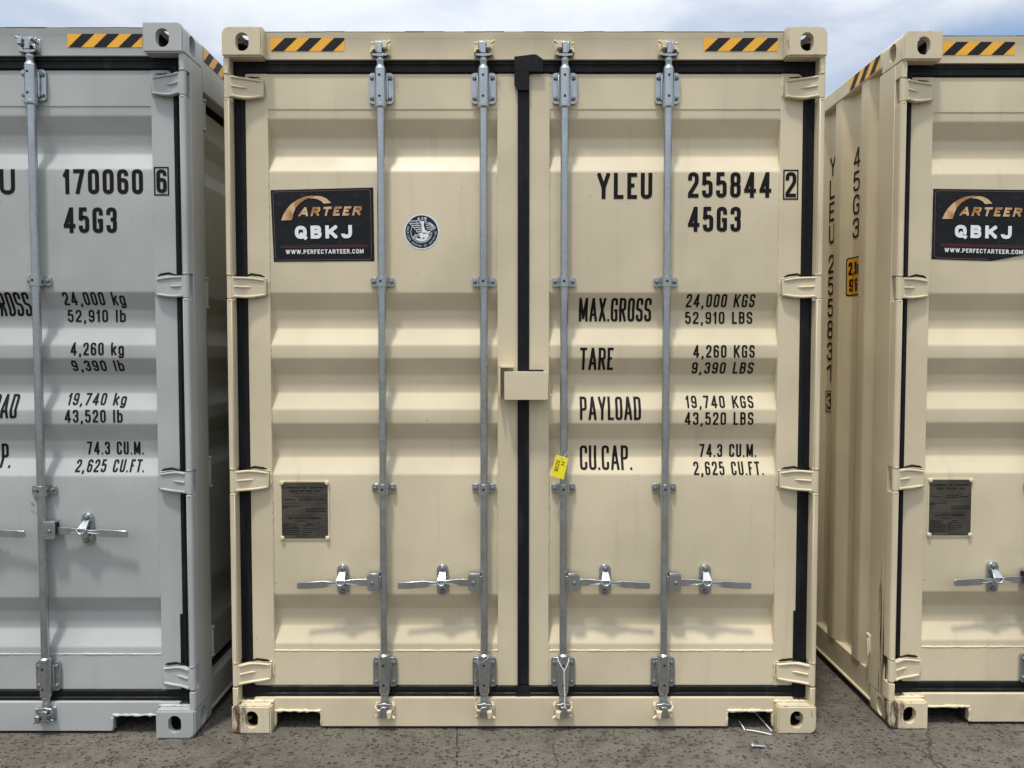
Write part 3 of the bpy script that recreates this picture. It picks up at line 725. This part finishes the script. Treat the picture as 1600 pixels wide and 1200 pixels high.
def round_emblem(door, cx, cz, r):
    y = Y_PANEL-.0012; P = []
    def disk(rad, k, m, n=40): P.append(([(cx+rad*math.cos(2*math.pi*i/n), y-k, cz+rad*math.sin(2*math.pi*i/n)) for i in range(n)], m))
    disk(r, 0, 0); disk(r*.935, .0004, 1)
    def put(pts, m=0, k=.0009): P.append(([(cx+a*r, y-k, cz+b*r) for a, b in pts], m))
    def line(pts, wd=.022, m=0, k=.0008):
        for a, b in zip(pts[:-1], pts[1:]):
            a = Vector(a); b = Vector(b); d = (b-a).normalized(); n = Vector((-d.y, d.x))*wd/2; put([tuple(v) for v in (a-n, b-n, b+n, a+n)], m, k)
    # lettering round the rim, upright at the foot
    s = 'AMERICAN BUREAU OF SHIPPING'; a0, a1 = 160, 358
    for i, c in enumerate(s):
        a = R(a0+(a1-a0)*i/(len(s)-1)); cp = Vector((math.cos(a), math.sin(a))); ex = Vector((-cp.y, cp.x)); ez = -cp
        if c == ' ': continue
        for p in glyph(c, -.036, -.055, .074*min(1.1, G[c][0]), .105, .0125):
            put([tuple(cp*.80+ex*u+ez*v) for u, v in p])
    for p in text('ABS', -.24, .28, .655, .83, .034, .55): put(p)
    # inner ring
    line([(.60*math.cos(R(a))-.02, .60*math.sin(R(a))-.02) for a in range(150, 372, 8)], .026)
    # spread wing, left: feathers in rows
    top = [(-.80, .60), (-.10, .62)]; rows = [((-.80, .60), (-.05, .62)), ((-.66, .47), (-.05, .49)), ((-.56, .36), (-.03, .37)), ((-.46, .24), (0, .25)), ((-.38, .12), (.04, .14)), ((-.30, 0), (.06, .03)), ((-.18, -.08), (.10, -.06))]
    for a, b in rows: line([a, b], .036)
    line([(-.80, .60), (-.46, .24), (-.18, -.08), (.06, -.10)], .03); line([(-.32, .60), (-.20, .25), (-.08, -.02)], .024)
    put([(-.10, .60), (.16, .60), (.12, .35), (.20, .10), (.34, .02), (.62, .06), (.78, .12), (.55, -.06), (.30, -.10), (.06, -.12), (0, .10), (.0, .4)])     # breast and neck
    for k in range(5): line([(.20+.02*k, .56-.10*k), (.50, .50-.09*k), (.78-.05*k, .26-.05*k)], .028)
    line([(.18, .62), (.50, .44), (.80, .24), (.66, .12)], .03)
    put([(-.16, -.10), (.16, -.05), (.52, -.10), (.36, -.30), (.22, -.42), (.10, -.30), (0, -.46), (-.10, -.30)])
    put([(.50, .02), (.78, .12), (.40, -.20), (.36, -.16)])
    line([(-.46, -.24), (-.14, -.14)], .03); line([(-.46, -.32), (-.16, -.22)], .03)
    rnd = random.Random(2)
    for k in range(16):
        a = R(215+k*7.2); line([(.56*math.cos(a), .56*math.sin(a)), (.56*math.cos(a)+rnd.uniform(-.12, .12), .56*math.sin(a)+rnd.uniform(.06, .20))], .036)
    put([(.53*math.cos(R(a)), .53*math.sin(R(a))-.02) for a in range(222, 322, 10)], 0)
    return sheet(P, 'round_emblem', [M_white, M_navy], door)

def side_profile(n_per=42, y0=.20, start=.315):
    pr = [(y0, .036), (start-.068, .036)]; y = start
    while y < LEN-.30:
        pr += [(y, 0), (y+.067, 0), (y+.135, .036), (y+.210, .036)]; y += .278
    pr.append((LEN-.19, .036))
    return pr
SIDE = side_profile()

def side_text_polys(lines): pass

# ------------------------------------------------------------------ a whole container
def container(cx, cy, label, M, ME, marks, handle_z=.636, left_marks=True, side='sheet', rusty=False, side_marks=False, tidy=True, post_depth=.20):
    root = bpy.data.objects.new('shipping_container', None); COL.objects.link(root); root.location = (cx, cy, 0)
    root.empty_display_size = .3
    tag(root, label, 'shipping container', 'shipping containers standing in a row')
    # castings
    for sz in (1, -1):
        for sx in (1, -1):
            for sy in (1, -1):
                m = (M_beige_rusty if (sx == 1 and sz == -1) else M_beige_worn) if (rusty and sy == 1) else M
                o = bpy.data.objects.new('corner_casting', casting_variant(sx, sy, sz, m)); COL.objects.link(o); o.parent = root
                if m is M_beige_rusty and sz == -1: o['label'] = 'corner casting with brown rust stains'
    # posts
    pm = post_mb(post_depth); po = pm.build('corner_post', M_scuff if side_marks else M, root, bevel=.0015, seg=1)
    pm = mirror_x(post_mb(.188 if side == 'doors' else .20)); pm.build('corner_post', M, root, bevel=.0015, seg=1)
    for sx in (-1, 1):
        r = MB(); a, b = sorted((sx*HW, sx*(HW-.11))); r.box(a, b, LEN-.19, LEN-.01, .116, 2.784); r.build('corner_post', M, root, bevel=.004)
    # header with gutter lip
    h = MB(); xl = HW-.162+.0006
    o = [(.050, 2.7865), (.050, 2.872), (.044, 2.890), (.044, 2.8935), (.17, 2.8935), (.17, 2.7865)]
    h.prism(o, -xl, xl, 'x')
    h.box(-xl-.10, -xl, .179, .20, 2.7868, 2.888); h.box(xl, xl+.10, .179, .20, 2.7868, 2.888)
    for k in range(26):
        a = -xl+k*2*xl/26; h.box(a, a+2*xl/26, .0432+random.uniform(0, .0006), .052, 2.8936, 2.8965+random.uniform(0, .0022), 2)
    head = h.build('door_header', [M, ME, M_gutter], root, bevel=.002, seg=2)
    for x0 in (-1.037, .732):
        tape(head, 'hazard_tape', lambda u, v, l, x0=x0: (x0+u, .0488-l, 2.820+v), .302, .053)
    # sill with fork notches
    s = MB(); n0, n1, nz_ = .857, 1.050, .076
    o = [(-xl, .0805)]
    out = [(-xl, .134), (-xl, .012), (-n1-.001, .012), (-n1, nz_-.014), (-n1+.014, nz_), (-n0-.014, nz_), (-n0, nz_-.014), (-n0, .012),
           (n0, .012), (n0, nz_-.014), (n0+.014, nz_), (n1-.014, nz_), (n1, nz_-.014), (n1+.001, .012), (xl, .012), (xl, .134)]
    s.prism(out, .044, .075, 'y')
    s.box(-xl-.10, xl+.10, .080, .17, .1185, .1335); s.box(-n0+.01, n0-.01, .0755, .17, .03, .117)
    s.box(-xl-.08, xl+.08, .0445, .079, .1185, .133)
    for sg in (-1, 1):
        a, b = sorted((sg*n0, sg*n1))
        bead(s, (a, .043, nz_+.004), (b, .043, nz_+.004), .0062, 1, .45); bead(s, (sg*n0, .044, .014), (sg*n0, .044, nz_-.004), .005, 1, .4)
        bead(s, (sg*n1, .044, .014), (sg*n1, .044, nz_-.004), .005, 1, .4)
        bead(s, (sg*1.055, .042, .121), (sg*1.195, .042, .121), .006, 1, .5)
        # pocket sides running under the box
    sill = s.build('door_sill', [M, ME], root, bevel=.0015, seg=1)
    # floor, roof, end wall, rails
    f = MB(); f.box(-1.16, 1.16, .18, LEN-.02, .118, .165)
    for k in range(38): y = .5+k*.31; f.box(-1.15, 1.15, y, y+.05, .03, .118)
    for sg in (-1, 1):
        for q in (n0, n1): f.box(sg*q-.003, sg*q+.003, .0765, 1.0, .004, nz_)  # pocket plates coloured dark to paint in the shade under the box
        a, b = sorted((sg*n0, sg*n1)); f.box(a, b, .0765, 1.0, nz_+.001, nz_+.006); f.box(a, b, .40, .41, .002, nz_)
    f.build('floor', M_dark, root)
    rf = MB(); pr = [(.171, 2.886)]; y = .40
    while y < LEN-.3: pr += [(y, 2.886), (y+.03, 2.868), (y+.13, 2.868), (y+.16, 2.886)]; y += .209
    pr.append((LEN-.02, 2.886)); n = len(pr)
    rf.add([(-1.16, a, b) for a, b in pr]+[(1.16, a, b) for a, b in pr], [(i, i+1, n+i+1, n+i) for i in range(n-1)]); rf.build('roof', M, root)
    ew = MB(); ew.box(-1.11, 1.11, LEN-.06, LEN-.02, .02, 2.88); ew.build('end_wall', M, root)
    for sx in (-1, 1):
        r = MB(); a, b = sorted((sx*HW, sx*(HW-.06)))
        if side == 'doors' and sx == 1:
            r.box(a, b, .178, LEN-.178, 2.690, 2.888)
        else: r.box(a, b, .178, LEN-.178, 2.813, 2.888)
        tr = r.build('top_rail', M, root, bevel=.006)
        if sx == -1: tape(tr, 'hazard_tape', lambda u, v, l: (-HW-.0012-l, .20+(.302-u), 2.822+v), .302, .056)
        else: tape(tr, 'hazard_tape', lambda u, v, l: (HW+.0012+l, .20+u, 2.822+v), .302, .056)
        r = MB(); r.prism([(sx*(HW-.002), .035), (sx*(HW-.002), .044), (sx*(HW-.010), .046), (sx*(HW-.010), .163), (sx*(HW-.040), .168), (sx*(HW-.052), .168), (sx*(HW-.05), .035)], .178, LEN-.178, 'y')
        bead(r, (sx*(HW-.040), .20, .170), (sx*(HW-.040), 2.5, .170), .004, 0)
        r.build('bottom_rail', M, root, bevel=.002)
        wl = MB()
        if side == 'doors' and sx == 1:
            dw = 1.45; y = .245
            for k in range(8):
                y1 = y+dw-.03; d = .028
                wl.box(HW-.11, HW-.062, y, y+.11, .19, 2.66); wl.box(HW-.11, HW-.062, y1-.11, y1, .19, 2.66)
                q = [(.19, HW-.068)]+[(z, HW-.068-(yy-Y_PANEL)) for z, yy in PROF if .19 < z < 2.66]+[(2.66, HW-.068)]; nn = len(q)
                wl.add([(xx, y+.11, z) for z, xx in q]+[(xx, y1-.11, z) for z, xx in q], [(i, i+1, nn+i+1, nn+i) for i in range(nn-1)])
                y += dw
            wo = wl.build('side_door_wall', M, root, bevel=.002)
            hb = MB()
            gb = MB(); gb.box(HW-.110, HW-.075, .17, .2448, .17, 2.69); gb.build('side_gasket', M_rub, root)
            for z in (.33, 1.075, 1.845, 2.60):
                h_ = MB(); h_.cyl((HW-.014, .214, z-.055), (HW-.014, .214, z+.055), .0135, n=16)
                h_.cyl((HW-.014, .214, z-.066), (HW-.014, .214, z-.057), .017, n=16); h_.cyl((HW-.014, .214, z+.057), (HW-.014, .214, z+.066), .017, n=16)
                h_.box(HW-.064, HW-.022, .214, .228, z-.045, z+.045); h_.box(HW-.066, HW-.056, .222, .32, z-.045, z+.045); h_.build('side_hinge', M, wo, bevel=.002)
        else:
            q = fillet([(y, a) for y, a in SIDE], .008, 2); n = len(q); xx = lambda a: sx*(HW-.004-a)
            wl.add([(xx(a), y, .166) for y, a in q]+[(xx(a), y, 2.816) for y, a in q], [(i, i+1, n+i+1, n+i) for i in range(n-1)])
            wo = wl.build('side_wall', M, root)
            if side_marks and sx == -1:
                prof = [(y, HW-.004-a) for y, a in q]
                def lay(polys, m=0, lift=.0014):          # polys in (reading axis = -y ... , z): u measured as y
                    res = []
                    for k, p in enumerate(polys):
                        for i in range(len(prof)-1):
                            (ya, xa), (yb, xb) = prof[i], prof[i+1]
                            if yb-ya < 1e-6: continue
                            c_ = clip(clip(p, 0, ya, False), 0, yb, True) if len(p) > 2 else []
                            if len(c_) > 2: res.append(([(-(xa+(xb-xa)*(y-ya)/(yb-ya))-lift-(k % 7)*.00005, y, z) for y, z in c_], m))
                    return res
                def flipy(polys, yc): return [[(2*yc-y, z) for y, z in p] for p in polys]
                P = []
                for i, c_ in enumerate('45G3'): zt = 2.560-i*.1105; P += lay(flipy(glyph(c_, .462, zt-.094, .064, .094, .012), .494))
                sheet(P, 'size_code', [M_ink], wo)
                P = []; yc = .770
                for i, c_ in enumerate('YLEU'): zt = 2.585-i*.114; P += lay(flipy(glyph(c_, yc-.033, zt-.097, .066, .097, .013), yc))
                for i, c_ in enumerate('255831'): zt = 2.090-i*.1115; P += lay(flipy(glyph(c_, yc-.033, zt-.094, .066, .094, .013), yc))
                zt = 1.392; P += lay(flipy(glyph('3', yc-.026, zt-.094, .052, .085, .012), yc))
                for a, b, c_, d in ((-.037, .037, zt+.002, zt-.003), (-.037, .037, zt-.104, zt-.109), (-.037, -.032, zt+.002, zt-.109), (.032, .037, zt+.002, zt-.109)):
                    P += lay([[(yc+a, d), (yc+b, d), (yc+b, c_), (yc+a, c_)]])
                sheet(P, 'serial_number', [M_ink], wo)
                P = lay([rrect(.425, .556, 1.862, 2.046, .012)], 1, .0012)
                P += lay([rrect(.431, .550, 1.869, 2.039, .010)], 0, .0017)
                P += lay(flipy(text('2,9m', .438, .543, 1.962, 2.024, .011, .22), .4905), 1, .0024); P += lay(flipy(text("9'6\"", .442, .539, 1.882, 1.944, .011, .22), .4905), 1, .0024)
                sheet(P, 'height_sticker', [M_sticker, M_ink], wo)
                b_ = MB(); b_.box(-HW-.006, -HW+.03, .185, .222, .255, .335); b_.box(-HW-.012, -HW-.002, .19, .20, .24, .315); b_.build('tie_down_lug', ME, root, bevel=.002)
    # doors
    dl_ = make_door(root, 'door', -1.149, -.0265, M, ME); dr_ = make_door(root, 'door', 1.149, .019, M, ME)
    gasket_left(dl_); gasket_right(dr_)
    for z in HINGE_Z:
        hinge_mb(z).build('hinge', M, dl_, bevel=.002, seg=2); mirror_x(hinge_mb(z)).build('hinge', M, dr_, bevel=.002, seg=2)
    # locking bars with their fittings
    for i, x in enumerate(BARS):
        s = 1 if i < 2 else -1
        b = MB(); b.cyl((x, YB, .15), (x, YB, 2.76), .0167, n=24); bar = b.build('locking_bar', M_galv, root)
        bracket_mb(x, 2.672, -1 if False else 1).build('bearing_bracket', [M_galv, M_bolt, M_hole], bar, bevel=.0012, seg=1)
        bracket_mb(x, .241, -1).build('bearing_bracket', [M_galv, M_bolt, M_hole], bar, bevel=.0012, seg=1)
        for z in GUIDE_Z: guide_mb(x, z).build('bar_guide', [M_galv, M_bolt, M_hole], bar, bevel=.0012, seg=1)
        cam_mb(x, 2.758, 1, s).build('cam', M_galv, bar, bevel=.0015); cam_mb(x, .150, -1, s).build('cam', M_galv, bar, bevel=.0015)
        km = ME if M is M_beige else M_galv
        keeper_mb(x, 2.758, 1, s, .049).build('cam_keeper', km, head, bevel=.002); keeper_mb(x, .150, -1, s, .043).build('cam_keeper', km, sill, bevel=.002)
        handle_mb(x, handle_z, -s).build('locking_handle', [M_galv, M_bolt], bar, bevel=.0012, seg=2)
        catch_mb(x-s*.176, handle_z).build('handle_catch', [M_galv, M_bolt, M_hole], bar, bevel=.0015, seg=2)
    # lock box over the centre seal
    if M is M_beige:
        k = MB(); k.prism(rrect(-.082, .097, 1.397, 1.512, .004), -.004, .054, 'y')
        k.box(-.104, -.098, .012, .066, 1.404, 1.534); k.box(-.104, -.044, .012, .066, 1.528, 1.5345)
        k.prism(rrect(-.094, -.054, 1.5346, 1.5364, .0008), .03, .056, 'y')
        pts = [(.100, .02, 1.472), (.102, .02, 1.43), (.105, .02, 1.418), (.112, .02, 1.413), (.119, .02, 1.418), (.121, .02, 1.434)]
        k.tube(pts, .003, 8)
        k.box(.02, .080, .03, .056, 1.5125, 1.519, 1)
        k.build('lock_box', [M, M_rub], dr_, bevel=.003, seg=3)
    # lettering
    for t_, x0, x1, z0, z1, kind in marks:
        if kind == 'box':
            fw = .0055
            polys = [[(x0, z0), (x1, z0), (x1, z0+fw), (x0, z0+fw)], [(x0, z1-fw), (x1, z1-fw), (x1, z1), (x0, z1)], [(x0, z0), (x0+fw, z0), (x0+fw, z1), (x0, z1)], [(x1-fw, z0), (x1, z0), (x1, z1), (x1-fw, z1)]]
            polys += text(t_, x0+.010, x1-.009, z0+.010, z1-.010, .0150)
            sheet(flat(polys, Y_STILE-.0012, step=.0001), 'check_digit', [M_ink], dr_); continue
        t = dict(big=.0165, lab=.0105, val=.0078)[kind]; gap = dict(big=.32, lab=.22, val=.36)[kind]
        nm = dict(big='owner_code' if t_.isalpha() else ('size_code' if 'G' in t_ else 'serial_number'), lab='weight_caption', val='weight_figure')[kind]
        sheet(conform(text(t_, x0, x1, z0, z1, t, gap), PROF), nm, [M_ink], dr_)
    return root, dl_, dr_, head

# ------------------------------------------------------------------ ground
g = MB(); g.poly([(-400, -400, 0), (400, -400, 0), (400, 400, 0), (-400, 400, 0)])
ground = g.build('ground', M_ground, None, smooth=False); ground['kind'] = 'structure'

# ------------------------------------------------------------------ the three containers
MK = [("YLEU", .302, .530, 2.226, 2.333, 'big'), ("255844", .678, 1.023, 2.231, 2.336, 'big'), ("2", 1.070, 1.133, 2.222, 2.345, 'box'), ("45G3", .679, .898, 2.091, 2.194, 'big'),
   ("MAX.GROSS", .231, .535, 1.721, 1.818, 'lab'), ("24,000 KGS", .679, .966, 1.780, 1.834, 'val'), ("52,910 LBS", .679, .962, 1.711, 1.762, 'val'),
   ("TARE", .234, .374, 1.517, 1.611, 'lab'), ("4,260 KGS", .706, .963, 1.569, 1.622, 'val'), ("9,390 LBS", .706, .965, 1.501, 1.550, 'val'),
   ("PAYLOAD", .234, .490, 1.308, 1.405, 'lab'), ("19,740 KGS", .680, .964, 1.358, 1.409, 'val'), ("43,520 LBS", .673, .961, 1.287, 1.341, 'val'),
   ("CU.CAP.", .237, .457, 1.096, 1.197, 'lab'), ("74.3 CU.M.", .744, .986, 1.148, 1.203, 'val'), ("2,625 CU.FT.", .715, 1.008, 1.076, 1.130, 'val')]
GK = [("U", .430, .493, 2.236, 2.339, 'big'), ("170060", .689, 1.016, 2.238, 2.339, 'big'), ("6", 1.063, 1.124, 2.231, 2.347, 'box'), ("45G3", .688, .906, 2.080, 2.184, 'big'),
   ("MAX.GROSS", .231, .530, 1.741, 1.839, 'lab'), ("24,000 kg", .671, .926, 1.786, 1.839, 'val'), ("52,910 lb", .676, .917, 1.717, 1.768, 'val'),
   ("TARE", .234, .374, 1.517, 1.611, 'lab'), ("4,260 kg", .704, .924, 1.579, 1.632, 'val'), ("9,390 lb", .699, .915, 1.513, 1.558, 'val'),
   ("PAYLOAD", .223, .475, 1.319, 1.418, 'lab'), ("19,740 kg", .677, .921, 1.372, 1.422, 'val'), ("43,520 lb", .673, .913, 1.301, 1.354, 'val'),
   ("CU.CAP.", .221, .430, 1.110, 1.210, 'lab'), ("74.3 CU.M.", .744, .981, 1.164, 1.218, 'val'), ("2,625 CU.FT.", .705, .992, 1.093, 1.144, 'val')]

c1, l1, r1, h1 = container(.0505, 0, 'beige shipping container with a round navy emblem and a yellow tag on one locking bar', M_beige, M_beige_edge, MK, rusty=True)
sign(l1, [(-1.05, 2.262), (-.625, 2.273), (-.622, 1.970), (-1.04, 1.967)])
data_plate(l1, [(-1.025, 1.052), (-.819, 1.052), (-.819, .802), (-1.025, .802)])
round_emblem(l1, -.425, 2.091, .0725)

c0, l0, r0, h0 = container(-2.524, -.04, 'grey shipping container with a row of doors along its flank', M_grey, M_grey_edge, GK, handle_z=.862, side='doors', post_depth=.20)

c2, l2, r2, h2 = container(2.813, .04, 'beige shipping container with a peeling black sign and an amber height sticker on its side', M_beige, M_beige_edge, [], rusty=True, side_marks=True)
sign(l2, [(-1.048, 2.276), (-.626, 2.271), (-.624, 1.969), (-1.049, 1.983)], cut=True)
data_plate(l2, [(-1.043, 1.056), (-.853, 1.056), (-.853, .806), (-1.043, .806)])

M_smudge = mat('dark_smudge', (.10, .105, .105), .7)
def smudge():
    t = NT(M_smudge); p = t.pos(); k = t.n('ShaderNodeVectorMath', {0: p, 1: (-.552, 0, -.960)}, operation='ADD').outputs[0]
    d = t.n('ShaderNodeVectorMath', {0: t.stretch(k, (1.5, 0, .85))}, operation='LENGTH').outputs['Value']
    n = t.noise(t.stretch(t.n('ShaderNodeMapping', {'Vector': p, 'Rotation': (0, .7, 0)}).outputs[0], (70, 1, 22)), 1, 4, .6)
    t.t.links.new(t.math('MULTIPLY', t.math('MULTIPLY', t.rng(n, .50, .62), t.rng(d, .055, .025)), .55), t.b.inputs['Alpha'])
smudge()
sheet([([(.50, Y_PANEL-.0012, .89), (.60, Y_PANEL-.0012, .89), (.60, Y_PANEL-.0012, 1.03), (.50, Y_PANEL-.0012, 1.03)], 0)], 'smudge', [M_smudge], r0)

# ------------------------------------------------------------------ small loose things
# card tag wired to the third locking bar
bx_ = .0505+BARS[2]
t = MB(); O = Vector((.181, 1.170)); er = Vector((.958, -.287)); ed = Vector((-.23, -.973))
def TP(u, v, y): p = O+er*u+ed*v; return (p.x, y+.016*(v-.05)*.0-u*.02, p.y)
out = [(.004, 0), (.050, 0), (.054, .005), (.055, .090), (0, .090), (0, .004)]
t.add([TP(u, v, .0125) for u, v in out]+[TP(u, v, .0135) for u, v in out], [tuple(range(6)), tuple(range(11, 5, -1))]+[(i, i+6, (i+1) % 6+6, (i+1) % 6) for i in range(6)], 0)
def hand(s, v0, v1, ulo, uhi, tt, rs):
    rnd = random.Random(rs)
    for i, p in enumerate(text(s, v0, v1, ulo, uhi, tt, .35)): t.poly([TP(b, a, .0118-(i % 9)*.00005) for a, b in p], 1)
hand('H', .020, .034, .030, .044, .0021, 1); hand('0236', .020, .066, .008, .024, .0021, 2)
t.poly([TP(.027+.0022*math.cos(k), .008+.0022*math.sin(k), .0117) for k in [i*math.pi/4 for i in range(8)]], 1)
t.tube([TP(.027, .008, .011), (bx_-.012, .018, 1.172), (bx_-.018, .030, 1.176), (bx_, .062, 1.178), (bx_+.019, .030, 1.177), (bx_+.01, .019, 1.172), TP(.028, .009, .0105)], .0009, 6, 2)
card = t.build('card_tag', [M_tag, M_ink, M_galv], None, smooth=False)
tag(card, 'yellow card tag with handwriting, wired to the third locking bar of the middle container', 'tag')

def twist(path, turns, r, sep):
    mb = MB(); P = [Vector(p) for p in path]; n = 40
    for ph in (0, math.pi):
        pts = []
        for i in range(n+1):
            f = i/n*(len(P)-1); k = min(int(f), len(P)-2); p = P[k].lerp(P[k+1], f-k); a = 2*math.pi*turns*i/n+ph
            pts.append(p+Vector((math.cos(a)*sep, math.sin(a)*sep*.8, 0)))
        mb.tube(pts, r, 6)
    return mb
# wires left on the bar ends
x3 = .0505+BARS[2]; x2 = .0505+BARS[1]
mb = twist([(x3+.003, .014, .262), (x3+.004, .014, .20), (x3+.006, .014, .155), (x3+.006, .012, .105)], 7, .0013, .0026)
mb.tube([(x3+.003, .0145, .262), (x3-.012, .016, .285), (x3-.022, .022, .303), (x3-.024, .036, .318), (x3-.004, .0615, .320), (x3+.022, .036, .318), (x3+.022, .022, .303), (x3+.014, .016, .282), (x3+.003, .0145, .262)], .0016, 8)
tw = mb.build('twisted_wire', M_plastic, None); tag(tw, 'pale twisted wire looped in a Y over the foot of the third locking bar', 'wire', 'twisted wires hanging on the bar feet')
mb = twist([(x2-.030, .022, .285), (x2-.036, .030, .24), (x2-.037, .034, .19), (x2-.038, .034, .158)], 6, .0014, .0024)
mb.tube([(x2-.030, .0215, .285), (x2-.010, .0155, .297), (x2+.012, .0165, .310), (x2+.022, .026, .322), (x2+.010, .0585, .326), (x2-.020, .045, .324), (x2-.028, .030, .310), (x2-.030, .0225, .285)], .0018, 8)
mb.tube([(x2-.038, .034, .160), (x2-.041, .033, .143)], [.003, .0022], 8)
tw = mb.build('twisted_wire', M_galv, None); tag(tw, 'grey twisted wire slung slantwise round the foot of the second locking bar', 'wire', 'twisted wires hanging on the bar feet')

def strip(name, pts, wd, th, m, label, cat, group=None):
    mb = MB(); P = [Vector(p) for p in pts]; vs = []
    for i, p in enumerate(P):
        d = (P[min(i+1, len(P)-1)]-P[max(i-1, 0)]).normalized(); n = Vector((-d.y, d.x, 0)).normalized()*wd/2
        vs += [p-n, p+n, p+n+Vector((0, 0, th)), p-n+Vector((0, 0, th))]
    n = len(P); mb.add(vs, [(i*4+k, i*4+(k+1) % 4, i*4+4+(k+1) % 4, i*4+4+k) for i in range(n-1) for k in range(4)]+[(3, 2, 1, 0), (n*4-4, n*4-3, n*4-2, n*4-1)])
    o = mb.build(name, m, None, bevel=.0008); tag(o, label, cat, group); return o
def curve3(a, b, c, n=7): a, b, c = Vector(a), Vector(b), Vector(c); return [a*(1-q)**2+b*2*q*(1-q)+c*q*q for q in [i/n for i in range(n+1)]]
strip('plastic_strip', curve3((.985, .030, .002), (1.02, .005, .012), (1.078, -.012, .003)), .0062, .003, M_plastic, 'white plastic strip lying flat beside the corner casting, wide end to the right', 'plastic strip', 'cut plastic strips on the ground')
strip('plastic_strip', curve3((.976, .106, .004), (.974, .07, .014), (.979, .028, .002)), .0055, .003, M_plastic, 'short white plastic strip standing off the left end of the flat strip', 'plastic strip', 'cut plastic strips on the ground')
strip('plastic_strip', curve3((1.052, .168, .028), (1.073, .08, .016), (1.088, .016, .004)), .0045, .0028, M_plastic, 'white plastic strip slanting out of the fork notch to the corner casting', 'plastic strip', 'cut plastic strips on the ground')
mb = MB(); A = Vector((.962, -.112, .0105)); B = Vector((1.017, -.114, .0075))
mb.tube([A, A+(B-A).normalized()*.0075], .0105, 6); mb.tube([A+(B-A)*.12, B], .0050, 12)
bo = mb.build('loose_bolt', M_galv, None, bevel=.0008); tag(bo, 'grey hex bolt lying on the ground in front of the right corner casting', 'bolt')
mb = MB(); mb.tube([(1.035, -.128, .003), (1.02, -.19, .004), (1.006, -.247, .003)], .0011, 6)
mb.tube([(1.012, -.203, .003), (1.04, -.18, .008), (1.067, -.162, .004)], .0011, 6)
o = mb.build('wire_scrap', M_galv, None); tag(o, 'thin straight wire scraps crossing on the ground near the bolt', 'wire')
mb = twist([(.974, -.205, .004), (.968, -.235, .004), (.962, -.275, .004)], 6, .0011, .0022)
o = mb.build('wire_scrap', M_galv, None); tag(o, 'short twisted wire scrap on the ground at the lower edge of the photo', 'wire')

bpy.context.view_layer.update()
